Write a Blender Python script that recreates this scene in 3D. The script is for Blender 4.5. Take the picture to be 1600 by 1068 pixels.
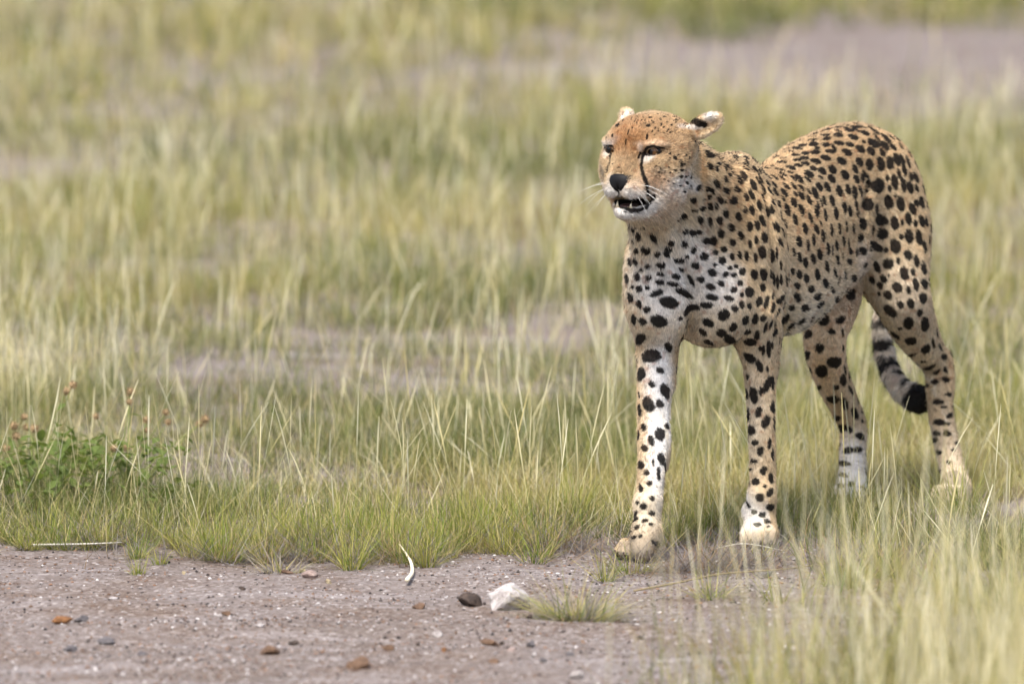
import bpy, math, random
import numpy as np
from mathutils import Vector, Matrix

# ------------------------------------------------------------------ camera, sky, sun, exposure
for o in list(bpy.data.objects):
    bpy.data.objects.remove(o, do_unlink=True)
scene = bpy.context.scene
COL = scene.collection
R = math.radians

CAM_H, CAM_D, PITCH, FPX = 2.2, 18.0, R(5.64), 14049.0
cam_data = bpy.data.cameras.new("camera")
cam = bpy.data.objects.new("camera", cam_data)
COL.objects.link(cam)
cam.location = (0, -CAM_D, CAM_H)
cam.rotation_euler = (R(90) - PITCH, 0, 0)
cam_data.sensor_width = 36.0
cam_data.lens = 36.0 * FPX / 1600.0
cam_data.clip_start = 0.5
cam_data.clip_end = 3000
cam_data.dof.use_dof = True
cam_data.dof.focus_distance = 18.05
cam_data.dof.aperture_fstop = 3.9
scene.camera = cam

world = bpy.data.worlds.new("World")
scene.world = world
world.use_nodes = True
wn = world.node_tree.nodes
bg = wn["Background"]
sky = wn.new("ShaderNodeTexSky")
sky.sky_type = 'NISHITA'
sky.sun_disc = False
SUN_EL, SUN_AZ = R(62), R(205)        # azimuth measured clockwise from +y (away from the camera)
sky.sun_elevation = SUN_EL
sky.sun_rotation = SUN_AZ
sky.air_density = 1.0
sky.dust_density = 4.0
sky.ozone_density = 1.0
world.node_tree.links.new(sky.outputs[0], bg.inputs[0])
bg.inputs[1].default_value = 0.09

sun_data = bpy.data.lights.new("sun", 'SUN')
sun_data.energy = 1.5
sun_data.angle = R(10)
sun_data.color = (1.0, 0.97, 0.92)
sun = bpy.data.objects.new("sun", sun_data)
COL.objects.link(sun)
sd = Vector((math.sin(SUN_AZ) * math.cos(SUN_EL), math.cos(SUN_AZ) * math.cos(SUN_EL), math.sin(SUN_EL)))
sun.rotation_euler = sd.to_track_quat('Z', 'Y').to_euler()
sun.location = sd * 40

scene.view_settings.view_transform = 'Standard'
scene.view_settings.look = 'None'
scene.view_settings.exposure = 1.75
scene.view_settings.gamma = 1.0
scene.view_settings.use_curve_mapping = False
scene.cycles.use_denoising = True
scene.cycles.max_bounces = 5
scene.cycles.adaptive_threshold = 0.02
scene.cycles.transparent_max_bounces = 8
scene.cycles_curves.shape = 'RIBBONS'

# ------------------------------------------------------------------ helpers
FWD = np.array([0, math.cos(PITCH), -math.sin(PITCH)])
UPV = np.array([0, math.sin(PITCH), math.cos(PITCH)])
CAMP = np.array([0, -CAM_D, CAM_H])

def ray(u, v):
    return FWD + np.array([(u - 800) / FPX, 0, 0]) - (v - 534) / FPX * UPV

def P(u, v, y):
    """world point seen at picture position (u, v) that stands at distance y behind the forefeet"""
    d = ray(u, v)
    return CAMP + d * ((y + CAM_D) / d[1])

def G(u, v, z=0.0):
    """ground point seen at (u, v)"""
    d = ray(u, v)
    return CAMP + d * ((z - CAM_H) / d[2])

def new_mesh(name, verts, faces, mat=None, parent=None, smooth=True):
    me = bpy.data.meshes.new(name)
    me.from_pydata([tuple(v) for v in verts], [], [tuple(f) for f in faces])
    if smooth:
        me.polygons.foreach_set("use_smooth", [True] * len(me.polygons))
    ob = bpy.data.objects.new(name, me)
    COL.objects.link(ob)
    if mat:
        me.materials.append(mat)
    if parent:
        ob.parent = parent
    return ob

def fast_mesh(name, V, F, mat=None, parent=None, smooth=True, attrs=None):
    """V (n,3); F (m,k) with one polygon size, or list of such arrays"""
    me = bpy.data.meshes.new(name)
    Fs = F if isinstance(F, list) else [F]
    Fs = [f for f in Fs if len(f)]
    me.vertices.add(len(V))
    me.vertices.foreach_set("co", np.ascontiguousarray(V, dtype=np.float32).ravel())
    nl = sum(f.size for f in Fs)
    npoly = sum(len(f) for f in Fs)
    me.loops.add(nl)
    me.loops.foreach_set("vertex_index", np.concatenate([f.ravel() for f in Fs]).astype(np.int32))
    me.polygons.add(npoly)
    sizes = np.concatenate([np.full(len(f), f.shape[1], np.int32) for f in Fs])
    starts = np.concatenate([[0], np.cumsum(sizes)[:-1]]).astype(np.int32)
    me.polygons.foreach_set("loop_start", starts)
    me.polygons.foreach_set("use_smooth", np.full(npoly, smooth, dtype=bool))
    me.update(calc_edges=True)
    for k, a in (attrs or {}).items():
        a = np.asarray(a, dtype=np.float32)
        if a.ndim == 2:
            at = me.attributes.new(k, 'FLOAT_COLOR', 'POINT')
            at.data.foreach_set("color", np.concatenate([a, np.ones((len(a), 1), np.float32)], 1).ravel())
        else:
            at = me.attributes.new(k, 'FLOAT', 'POINT')
            at.data.foreach_set("value", a)
    ob = bpy.data.objects.new(name, me)
    COL.objects.link(ob)
    if mat:
        me.materials.append(mat)
    if parent:
        ob.parent = parent
    return ob

def tag(o, label, cat, group=None):
    o["label"] = label
    o["category"] = cat
    if group:
        o["group"] = group
    return o

def empty(name, loc):
    o = bpy.data.objects.new(name, None)
    o.location = loc
    o.empty_display_size = 0.05
    COL.objects.link(o)
    return o

def adopt(child, parent):
    """parent a child whose mesh is in world coordinates to an Empty that is only moved"""
    child.parent = parent
    child.matrix_parent_inverse = Matrix.Translation(parent.location).inverted()

def lin(r, g, b):
    f = lambda c: ((c / 255 + 0.055) / 1.055) ** 2.4 if c / 255 > 0.04045 else c / 255 / 12.92
    return np.array([f(r), f(g), f(b)])

def mat_new(name):
    m = bpy.data.materials.new(name)
    m.use_nodes = True
    nt = m.node_tree
    b = nt.nodes["Principled BSDF"]
    return m, nt, b

def hash3(p, s=0.0):
    v = np.sin(p[..., 0] * 127.1 + p[..., 1] * 311.7 + p[..., 2] * 74.7 + s) * 43758.5453
    return v - np.floor(v)

def vnoise(p, freq, seed=0.0):
    """value noise in 3-D, 0..1"""
    q = p * freq
    i = np.floor(q)
    f = q - i
    f = f * f * (3 - 2 * f)
    out = 0
    for dx in (0, 1):
        for dy in (0, 1):
            for dz in (0, 1):
                w = (f[..., 0] if dx else 1 - f[..., 0]) * (f[..., 1] if dy else 1 - f[..., 1]) * (f[..., 2] if dz else 1 - f[..., 2])
                out = out + w * hash3(i + np.array([dx, dy, dz]), seed)
    return out

def sstep(a, b, x):
    t = np.clip((x - a) / (b - a), 0, 1)
    return t * t * (3 - 2 * t)
# ------------------------------------------------------------------ ground
def ground_z(x, y):
    p = np.stack([x, y, np.zeros_like(x)], -1)
    near = sstep(14.0, 5.0, np.abs(y)) * sstep(9.0, 4.0, np.abs(x))
    feet = np.ones_like(x)
    for fx, fy in ((.25, -.2), (.5, .08), (.72, .8), (.91, .82)):
        feet = feet * sstep(.10, .30, np.hypot(x - fx, y - fy))
    bump = .020 * (vnoise(p, 1.3, 1.0) - .5) + .014 * (vnoise(p, 4.5, 2.0) - .5) + .007 * (vnoise(p * np.array([1, 2.2, 1]), 13.0, 3.0) - .5)
    ruts = .030 * (vnoise(p * np.array([.35, 5.0, 1]), 1.0, 5.0) - .5) * sstep(-.3, -.9, y)
    return (bump + ruts) * near * feet

def axis(lo, hi, fine_lo, fine_hi, step):
    f = np.arange(fine_lo, fine_hi + step / 2, step)
    a = fine_lo - np.geomspace(step * 1.5, fine_lo - lo, 26)[::-1]
    b = fine_hi + np.geomspace(step * 1.5, hi - fine_hi, 26)
    return np.concatenate([a, f, b])
gx = axis(-1200, 1200, -3.0, 3.0, .035); gy = axis(-400, 1600, -4.6, 9.0, .045)
X_, Y_ = np.meshgrid(gx, gy, indexing="ij")
gv = np.stack([X_, Y_, ground_z(X_, Y_)], -1).reshape(-1, 3)
ni, nj = len(gx), len(gy)
ii = (np.arange(ni - 1)[:, None] * nj + np.arange(nj - 1)[None, :]).ravel()
gq = np.stack([ii, ii + nj, ii + nj + 1, ii + 1], 1)

def node(nt, kind, **kw):
    n = nt.nodes.new(kind)
    for k, v in kw.items():
        n.inputs[k.replace("_", " ")].default_value = v
    return n

M_GROUND, nt, b = mat_new("gravelly_soil")
tc = nt.nodes.new("ShaderNodeTexCoord")
def noise(scale, detail=6, rough=.6, dist=0.0):
    n = node(nt, "ShaderNodeTexNoise", Scale=scale, Detail=detail, Roughness=rough, Distortion=dist)
    nt.links.new(tc.outputs["Object"], n.inputs["Vector"])
    return n
def ramp(src, stops):
    r = nt.nodes.new("ShaderNodeValToRGB")
    el = r.color_ramp.elements
    el[0].position, el[0].color = stops[0][0], (*stops[0][1], 1)
    el[1].position, el[1].color = stops[-1][0], (*stops[-1][1], 1)
    for p, c in stops[1:-1]:
        e = el.new(p); e.color = (*c, 1)
    nt.links.new(src, r.inputs[0])
    return r
def mixc(a, b_, f, mode='MIX'):
    m = nt.nodes.new("ShaderNodeMixRGB"); m.blend_type = mode
    for s, i in ((f, 0), (a, 1), (b_, 2)):
        if hasattr(s, "links"):
            nt.links.new(s, m.inputs[i])
        elif i == 0:
            m.inputs[0].default_value = s
        else:
            m.inputs[i].default_value = (*s, 1)
    return m
base = ramp(noise(1.1, 8).outputs[0], [(.3, lin(90, 75, 64)), (.5, lin(112, 100, 94)), (.72, lin(124, 116, 113))])
brown = ramp(noise(3.5, 8, .65).outputs[0], [(.48, (0, 0, 0)), (.66, (1, 1, 1))])
c1 = mixc(base.outputs[0], lin(94, 73, 56), brown.outputs[0])
vor = node(nt, "ShaderNodeTexVoronoi", Scale=120.0); nt.links.new(tc.outputs["Object"], vor.inputs["Vector"])
gr = ramp(vor.outputs["Color"], [(.1, lin(56, 48, 44)), (.4, lin(100, 91, 84)), (.75, lin(124, 118, 114)), (.97, lin(190, 182, 175))])
mp = nt.nodes.new("ShaderNodeMapping"); mp.inputs["Scale"].default_value = (.8, 5.0, 1.0)
nt.links.new(tc.outputs["Object"], mp.inputs["Vector"])
drift = node(nt, "ShaderNodeTexNoise", Scale=1.6, Detail=7.0, Roughness=.62, Distortion=.4)
nt.links.new(mp.outputs[0], drift.inputs["Vector"])
dr1 = ramp(drift.outputs[0], [(.55, (0, 0, 0)), (.66, (.8, .8, .8))])
dr2 = ramp(drift.outputs[0], [(.30, (.75, .75, .75)), (.42, (0, 0, 0))])
c1 = mixc(c1.outputs[0], lin(148, 139, 136), dr1.outputs[0])
c1 = mixc(c1.outputs[0], lin(96, 70, 50), dr2.outputs[0])
c2 = mixc(c1.outputs[0], gr.outputs[0], .45)
nt.links.new(c2.outputs[0], b.inputs["Base Color"])
b.inputs["Roughness"].default_value = .95; b.inputs["Specular IOR Level"].default_value = .15
bp = nt.nodes.new("ShaderNodeBump"); bp.inputs["Strength"].default_value = .7; bp.inputs["Distance"].default_value = .006
hm = mixc(vor.outputs["Distance"], noise(60, 6).outputs[0], .5)
nt.links.new(hm.outputs[0], bp.inputs["Height"]); nt.links.new(bp.outputs[0], b.inputs["Normal"])
ground = fast_mesh("ground", gv, gq, M_GROUND)
ground["kind"] = "structure"; ground["label"] = "pinkish grey gravelly soil of the plain and its bare track"
# ------------------------------------------------------------------ the cheetah: one continuous skin from blended muscles
HTH = R(32)
HF = np.array([-math.sin(HTH), -math.cos(HTH), 0.0])
HL = np.array([math.cos(HTH), -math.sin(HTH), 0.0])
HU = np.array([0, 0, 1.0])
HS = 1 / 789.0
HO = P(985, 234, -0.24)

def H(l, f, z):
    return HO + HS * (l * HL + f * HF + z * HU)

BF = np.array([-0.47, -0.883, 0.0])      # heading of the trunk
BL = np.array([0.883, -0.47, 0.0])       # its left side
PRIMS = []       # (kind, data, k, flow direction, bbox lo, hi, subtract, fur length)
FUR = {'len': .0065}

def cone(a, b, ra, rb, k=0.02, flow=None, sub=False):
    a = np.asarray(a, float); b = np.asarray(b, float)
    r = max(ra, rb)
    fl = (b - a) if flow is None else np.asarray(flow, float)
    fl = fl / (np.linalg.norm(fl) + 1e-9)
    PRIMS.append(("c", (a, b, ra, rb), k, fl, np.minimum(a, b) - r, np.maximum(a, b) + r, sub, FUR['len']))

def ell(c, rad, axes=None, k=0.02, flow=(0, 0, -1), sub=False):
    c = np.asarray(c, float); rad = np.asarray(rad, float)
    A = np.eye(3) if axes is None else np.array(axes, float)
    A = A / np.linalg.norm(A, axis=1)[:, None]
    r = rad.max()
    fl = np.asarray(flow, float); fl = fl / np.linalg.norm(fl)
    PRIMS.append(("e", (c, rad, A), k, fl, c - r, c + r, sub, FUR['len']))

def smooth_pts(pts, n=6):
    """Catmull-Rom through (point, radius)"""
    Q = np.array([list(p) + [r] for p, r in pts], float)
    Q = np.concatenate([[2 * Q[0] - Q[1]], Q, [2 * Q[-1] - Q[-2]]])
    out = []
    for i in range(1, len(Q) - 2):
        a, b, c, d = Q[i - 1:i + 3]
        for t in np.linspace(0, 1, n, endpoint=False):
            out.append(.5 * (2 * b + (c - a) * t + (2 * a - 5 * b + 4 * c - d) * t * t + (3 * b - a - 3 * c + d) * t ** 3))
    out.append(Q[-2])
    return np.array(out)

def chain(pts, k=0.02, flow=None, sub=False):
    """a limb: one smooth tapering tube through the joints"""
    Q = smooth_pts(pts)
    fl = Q[-1, :3] - Q[0, :3] if flow is None else np.asarray(flow, float)
    r = Q[:, 3].max()
    PRIMS.append(("t", Q, k, fl / np.linalg.norm(fl), Q[:, :3].min(0) - r, Q[:, :3].max(0) + r, sub, FUR['len']))

def sd_prim(pr, p):
    kind, d = pr[0], pr[1]
    if kind == "e":
        c, rad, A = d
        q = (p - c) @ A.T
        k0 = np.sqrt(((q / rad) ** 2).sum(-1)) + 1e-9
        k1 = np.sqrt(((q / rad ** 2) ** 2).sum(-1)) + 1e-9
        return k0 * (k0 - 1) / k1
    if kind == "t":
        out = None
        for a, b in zip(d[:-1], d[1:]):
            e = sd_cone(a[:3], b[:3], a[3], b[3], p)
            out = e if out is None else np.minimum(out, e)
        return out
    return sd_cone(*d, p)

def sd_cone(a, b, ra, rb, p):
    ba = b - a
    h = np.clip(((p - a) @ ba) / (ba @ ba), 0, 1)
    return np.sqrt(((p - a - h[..., None] * ba) ** 2).sum(-1)) - (ra + (rb - ra) * h)

def field(lo, hi, h):
    n = np.ceil((hi - lo) / h).astype(int) + 1
    f = np.full(n, 0.06, np.float32)
    ax = [lo[i] + h * np.arange(n[i]) for i in range(3)]
    for pr in PRIMS:
        k, sub = pr[2], pr[6]
        m = max(k, 0.0) + 0.03
        i0 = np.clip(np.floor((pr[4] - m - lo) / h).astype(int), 0, n)
        i1 = np.clip(np.ceil((pr[5] + m - lo) / h).astype(int) + 1, 0, n)
        if (i1 <= i0).any():
            continue
        if pr[0] == "t":
            d = np.full(i1 - i0, 0.09, np.float32)
            for qa, qb in zip(pr[1][:-1], pr[1][1:]):
                r = max(qa[3], qb[3]) + m
                j0 = np.clip(np.floor((np.minimum(qa, qb)[:3] - r - lo) / h).astype(int), i0, i1)
                j1 = np.clip(np.ceil((np.maximum(qa, qb)[:3] + r - lo) / h).astype(int) + 1, i0, i1)
                if (j1 <= j0).any():
                    continue
                g = np.stack(np.meshgrid(*[ax[i][j0[i]:j1[i]] for i in range(3)], indexing="ij"), -1)
                e = sd_cone(qa[:3], qb[:3], qa[3], qb[3], g)
                w_ = d[tuple(slice(j0[i] - i0[i], j1[i] - i0[i]) for i in range(3))]
                np.minimum(w_, e, out=w_)
        else:
            g = np.stack(np.meshgrid(*[ax[i][i0[i]:i1[i]] for i in range(3)], indexing="ij"), -1)
            d = sd_prim(pr, g).astype(np.float32)
        s = f[i0[0]:i1[0], i0[1]:i1[1], i0[2]:i1[2]]
        if sub:
            d = -d
            w = np.clip(k - np.abs(s - d), 0, None) / k
            s[...] = np.maximum(s, d) + w * w * k / 4
        else:
            w = np.clip(k - np.abs(s - d), 0, None) / k
            s[...] = np.minimum(s, d) - w * w * k / 4
    return f

def surface_nets(f, lo, h):
    n = np.array(f.shape)
    s = f < 0
    cnt = np.zeros(n - 1, np.int8)
    for a in (0, 1):
        for b in (0, 1):
            for c in (0, 1):
                cnt += s[a:n[0] - 1 + a, b:n[1] - 1 + b, c:n[2] - 1 + c]
    act = (cnt > 0) & (cnt < 8)
    idx = np.argwhere(act)
    vid = np.full(n - 1, -1, np.int32)
    vid[tuple(idx.T)] = np.arange(len(idx))
    acc = np.zeros((len(idx), 3)); num = np.zeros(len(idx))
    corners = [np.array(c) for c in np.ndindex(2, 2, 2)]
    for ca in corners:
        for ax in range(3):
            if ca[ax] == 0:
                cb = ca.copy(); cb[ax] = 1
                fa = f[tuple((idx + ca).T)]; fb = f[tuple((idx + cb).T)]
                m = (fa < 0) != (fb < 0)
                t = np.where(m, fa / (fa - fb + 1e-12), 0)
                acc += np.where(m[:, None], ca + t[:, None] * (cb - ca), 0)
                num += m
    V = lo + h * (idx + acc / num[:, None])
    quads = []
    for ax in range(3):
        o1, o2 = [(1, 2), (2, 0), (0, 1)][ax]
        sl0 = [slice(1, -1)] * 3; sl1 = [slice(1, -1)] * 3
        sl0[ax] = slice(0, -1); sl1[ax] = slice(1, None)
        a, b = s[tuple(sl0)], s[tuple(sl1)]
        e = np.argwhere(a != b)
        off = np.ones(3, int); off[ax] = 0
        e = e + off
        up = s[tuple(e.T)]
        e1 = np.zeros(3, int); e1[o1] = 1
        e2 = np.zeros(3, int); e2[o2] = 1
        q = np.stack([vid[tuple((e - e1 - e2).T)], vid[tuple((e - e2).T)], vid[tuple(e.T)], vid[tuple((e - e1).T)]], 1)
        q[~up] = q[~up][:, ::-1]
        quads.append(q)
    Q = np.concatenate(quads)
    return V, Q[(Q >= 0).all(1)]

BACK = -BF
DOWN = np.array([0, 0, -1.0])
BKD = BACK + 0.5 * DOWN
AX = [BF, BL, (0, 0, 1)]

# ---- trunk
def tr(u, v, y, s, l, z, k=0.05, flow=BKD, tilt=0.0):
    fw = BF * math.cos(tilt) + np.array([0, 0, 1]) * math.sin(tilt)
    up = np.array([0, 0, 1]) * math.cos(tilt) - BF * math.sin(tilt)
    ell(P(u, v, y), (s, l, z), [fw, BL, up], k, flow)

tr(1118, 400, 0.13, .20, .114, .168, .03)               # fore chest
tr(1185, 394, 0.34, .27, .126, .164, .05, tilt=-.06)    # ribcage
tr(1264, 350, 0.58, .22, .103, .145, .05, tilt=.10)     # loin
tr(1325, 300, 0.76, .20, .098, .115, .06, tilt=.05)     # pelvis
chain([(P(1135, 290, .16), .050), (P(1196, 312, .35), .048), (P(1234, 282, .47), .050), (P(1276, 252, .60), .053), (P(1345, 243, .80), .062), (P(1398, 285, .95), .050)], .05, BACK)   # spine
# ---- hind quarters
FUR['len'] = .006
tr(1383, 342, .79, .112, .080, .178, .022, BKD + DOWN, tilt=-.12)
tr(1268, 372, .86, .115, .060, .170, .03, BKD + DOWN, tilt=.25)
chain([(P(1390, 370, .79), .074), (P(1409, 462, .74), .059), (P(1430, 515, .83), .046), (P(1458, 562, .94), .030), (P(1468, 590, .955), .0265), (P(1470, 645, .925), .0255), (P(1484, 715, .875), .0245), (P(1495, 762, .83), .026)], .05)
cone(P(1474, 556, .970), P(1470, 605, .950), .014, .014, .03)
chain([(P(1290, 400, .80), .075), (P(1303, 462, .70), .056), (P(1289, 525, .665), .044), (P(1295, 575, .745), .037), (P(1320, 635, .87), .030), (P(1333, 668, .90), .027), (P(1332, 712, .865), .027), (P(1332, 757, .82), .028)], .02)
cone(P(1341, 645, .93), P(1337, 680, .915), .011, .013, .02)
# ---- tail
FUR['len'] = .013
TAIL = [(P(1402, 300, .97), .036), (P(1404, 380, 1.07), .029), (P(1386, 455, 1.12), .017), (P(1378, 520, 1.12), .017), (P(1390, 578, 1.08), .018), (P(1409, 608, 1.04), .020), (P(1432, 622, 1.01), .025), (P(1443, 622, .99), .020)]
chain(TAIL, .015)
# ---- neck
FUR['len'] = .009
chain([(P(1050, 264, -.09), .073), (P(1080, 307, .00), .086), (P(1108, 365, .10), .105)], .03, BKD)
cone(P(1074, 273, -.05), P(1128, 290, .16), .055, .052, .035, BACK)
cone(P(1015, 330, -.10), P(1045, 400, -.02), .045, .07, .04, DOWN + .3 * BACK)
# ---- fore quarters
FUR['len'] = .006
chain([(P(1064, 300, .22), .055), (P(1030, 400, .04), .066), (P(1030, 440, .0), .068)], .02, DOWN + .4 * BACK)
ell(P(1031, 462, .02), (.072, .078, .100), None, .014, DOWN)
chain([(P(1030, 495, .05), .054), (P(1024, 560, .03), .0365), (P(1021, 650, -.03), .0315), (P(1018, 735, -.095), .0265), (P(1012, 800, -.135), .0255), (P(1010, 838, -.165), .028)], .02)
cone(P(1038, 530, .09), P(1036, 600, .03), .022, .016, .04)
tr(1166, 395, .115, .100, .078, .185, .012, DOWN + .3 * BACK, tilt=-.30)      # left shoulder
tr(1150, 285, .21, .060, .050, .060, .03, BACK, tilt=0)                       # top of the shoulder blade
ell(P(1132, 470, .040), (.062, .072, .085), None, .028, DOWN)
chain([(P(1172, 485, .09), .062), (P(1186, 548, .12), .039), (P(1188, 600, .115), .0300), (P(1190, 670, .10), .0262), (P(1192, 745, .09), .0255), (P(1189, 800, .085), .029), (P(1187, 836, .065), .030)], .02)
cone(P(1206, 520, .19), P(1198, 580, .14), .022, .018, .025)
ell(P(1108, 494, .07), (.055, .07, .058), None, .03, DOWN + .3 * BACK)        # breast between the forelegs
FUR['len'] = .010
chain([(P(1204, 462, .27), .058), (P(1237, 462, .37), .066), (P(1290, 420, .56), .055), (P(1330, 385, .70), .045)], .05, BACK)   # belly

# ---- folds of the hide
def surf_y(u, v):
    ys = np.arange(-.45, 1.2, .004)
    X = np.array([P(u, v, y) for y in ys])
    d = np.min([sd_prim(p, X) for p in PRIMS if not p[6]], 0)
    i = np.nonzero(d < 0)[0]
    return ys[i[0]] if len(i) else None
def groove(pts, r, k, sink=.0):
    q = [(P(u, v, y + sink), r) for (u, v) in pts for y in [surf_y(u, v)] if y is not None]
    if len(q) > 1:
        chain(q, k, None, True)
groove([(1012, 352), (1030, 378), (1050, 398), (1067, 418), (1080, 445), (1085, 480), (1080, 520)], .010, .020, -.003)
groove([(1192, 285), (1203, 330), (1210, 390), (1214, 450), (1216, 505)], .009, .020, -.002)
groove([(1350, 290), (1349, 320), (1346, 355), (1340, 392)], .006, .028, .001)
groove([(1100, 265), (1112, 320), (1108, 380)], .004, .03, .001)

# ---- paws
FUR['len'] = .0028
CLAWS = []
def paw(u, v, y, fw, spread=1.0, toe_r=.0115):
    c = P(u, v, y); c[2] = .022
    fw = np.array([fw[0], fw[1], 0.0]); fw /= np.linalg.norm(fw)
    sd = np.array([-fw[1], fw[0], 0.0])
    ell(c, (.033, .026, .020), [fw, sd, (0, 0, 1)], .02, fw + .2 * DOWN)
    for j, (a, b) in enumerate(((-.026, .018), (-.0098, .032), (.0098, .032), (.026, .018))):
        t = c + fw * b + sd * a * spread
        k0 = c + sd * a * .55 + np.array([0, 0, .008]); k1 = t + np.array([0, 0, .007]); k2 = t + fw * .017 + sd * a * .1 + np.array([0, 0, -.009])
        cone(k0, k1, toe_r * .8, toe_r, .006, fw)
        cone(k1, k2, toe_r, toe_r - .0025, .003, fw + DOWN)
        CLAWS.append((k2 + fw * .007 + np.array([0, 0, .003]), fw))

FORE_R = G(1000, 872); FORE_L = G(1188, 852)
paw(1000, 866, FORE_R[1], (-.72, -.70))
paw(1187, 846, FORE_L[1] - .02, (-.12, -1.0))
paw(1332, 782, .80, (-.40, -.92))
paw(1488, 784, .81, (-.45, -.9))
ell(P(1011, 785, -.135), (.028, .030, .030), None, .012, DOWN)
ell(P(1190, 775, .078), (.027, .028, .032), None, .012, DOWN)
ell(P(1166, 800, .10), (.010, .012, .020), None, .012, DOWN)
ell(P(1040, 700, -.06), (.010, .012, .05), None, .015, DOWN)
cone(P(1010, 838, -.165), P(1004, 860, -.20), .027, .022, .02)
cone(P(1187, 832, .065), P(1187, 846, .06), .030, .028, .02)
cone(P(1330, 757, .815), P(1327, 778, .81), .027, .026, .02)
cone(P(1495, 760, .83), P(1492, 780, .82), .026, .025, .02)

# ---- head (units: picture pixels, left / forward / up from the point between the eyes)
def hell(l, f, z, rl, rf, rz, k=10, flow=(0, -1, -.3), yaw=0.0, pitch=0.0, sub=False, roll=0.0):
    M = Matrix.Rotation(yaw, 3, 'Z') @ Matrix.Rotation(pitch, 3, 'X') @ Matrix.Rotation(roll, 3, 'Y')
    axes = []
    for i in range(3):
        v = M.col[i]
        axes.append(v[0] * HL + v[1] * HF + v[2] * HU)
    fl = flow[0] * HL + flow[1] * HF + flow[2] * HU
    ell(H(l, f, z), np.array([rl, rf, rz]) * HS, axes, k * HS, fl, sub)

FUR['len'] = .0045
def hcone(a, b, ra, rb, k=10, flow=None, sub=False):
    fl = None if flow is None else flow[0] * HL + flow[1] * HF + flow[2] * HU
    cone(H(*a), H(*b), ra * HS, rb * HS, k * HS, fl, sub)

FB = (0, -1, .25)
hell(0, -72, 0, 66, 74, 55, 20, FB)                          # skull
hell(0, -30, 16, 50, 36, 30, 18, (0, -1, .8))                # forehead
hcone((0, -14, 4), (0, 16, -34), 27, 18, 18, (0, -.5, 1))    # bridge
for sx in (-1, 1):
    hell(sx * 40.5, -42, -34, 34, 40, 44, 22, (sx * .6, -1, -.3))     # cheek
    hell(sx * 37, -8.5, 11, 21, 13, 7.5, 11, (sx * .8, -1, .5), yaw=-sx * .45)         # brow
    hell(sx * 38, -6, -22, 17, 14, 12, 14, (sx * .8, -1, -.2))      # under the eye
    hell(sx * 22, 1, -42, 19, 18, 22, 14, (sx * .8, -1, -.2))       # side of the muzzle
    hell(sx * 15, 15, -58, 20, 23, 18, 12, (sx * .9, -.7, -.4))     # whisker pad
    hcone((sx * 44, -46, -66), (sx * 8, 6, -92), 24, 11, 14, (sx * .5, -1, -.3))   # jaw
hell(0, 25, -45, 17, 10, 13, 8, (0, -.5, 1))                 # nose base
hell(0, 11, -95, 18, 16, 13, 10, (0, -.5, -1))               # chin
FUR['len'] = .012
hcone((0, -30, -86), (0, -70, -80), 30, 46, 24, (0, -1, -.6))     # throat
hell(0, 8, -79, 38, 33, 9.5, 4, sub=True, pitch=-.12)          # open mouth
for sx in (-1, 1):
    hell(sx * 40, 3, -2.5, 15, 12, 5.2, 4, sub=True, yaw=-sx * .5, roll=-sx * .14)    # eye sockets
hell(0, 40, -64, 1.6, 14, 12, 4, sub=True)                   # groove under the nose
# ears, laid back
FUR['len'] = .006
def ear(base, tip, w, out):
    b, t = np.array(base, float), np.array(tip, float)
    d = (t - b); L = np.linalg.norm(d); d /= L
    o = np.array(out, float); o -= d * (o @ d); o /= np.linalg.norm(o)
    s = np.cross(d, o)
    to = lambda v: v[0] * HL + v[1] * HF + v[2] * HU
    c = b + d * L * .5
    ell(H(*c), np.array([L * .62, w, w * .55]) * HS, [to(d), to(s), to(o)], 6 * HS, to(d))
    c2 = b + d * L * .66 + o * w * .62
    ell(H(*c2), np.array([L * .50, w * .78, w * .52]) * HS, [to(d), to(s), to(o)], 3 * HS, to(d), True)
ear((58, -84, 22), (104, -96, 48), 17, (.30, 1, -.35))
ear((-60, -80, 22), (-76, -104, 44), 27, (-.5, 1, -.1))

# ---- skin: the same field meshed finely round the head and more coarsely behind it
def build_skin():
    lo = np.min([p[4] for p in PRIMS], 0) - .02
    hi = np.max([p[5] for p in PRIMS], 0) + .02
    lo[2] = max(lo[2], -.01)
    h1 = .0043
    V1, Q1 = surface_nets(field(lo, hi, h1), lo, h1)
    hl = H(0, -30, -20) - .19; hh = H(0, -30, -20) + .19
    h2 = h1 * .5
    V2, Q2 = surface_nets(field(hl, hh, h2), hl, h2)
    c0, nrm = H(0, -105, -40), (H(0, -40, -20) - H(0, -105, -75))
    nrm = nrm / np.linalg.norm(nrm)
    def side(V, Q):
        c = V[Q].mean(1)
        return (c - c0) @ nrm, np.linalg.norm(c - H(0, -30, -20), axis=1)
    a, r = side(V2, Q2)
    Q2 = Q2[(a > 0) & (r < .17)]
    a, r = side(V1, Q1)
    Q1 = Q1[~((a > .003) & (r < .167))]
    V = np.concatenate([V1, V2]); Q = np.concatenate([Q1, Q2 + len(V1)])
    used = np.unique(Q); mp = np.full(len(V), -1, np.int64); mp[used] = np.arange(len(used))
    return V[used], mp[Q]

SKIN_V, SKIN_Q = build_skin()
# ------------------------------------------------------------------ coat: colours and spots laid on the skin
from mathutils.bvhtree import BVHTree
def vert_normals(V, Q):
    n = np.cross(V[Q[:, 2]] - V[Q[:, 0]], V[Q[:, 3]] - V[Q[:, 1]])
    N = np.zeros_like(V)
    for i in range(4):
        for c in range(3):
            N[:, c] += np.bincount(Q[:, i], n[:, c], len(V))
    return N / (np.linalg.norm(N, axis=1)[:, None] + 1e-12)

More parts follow.
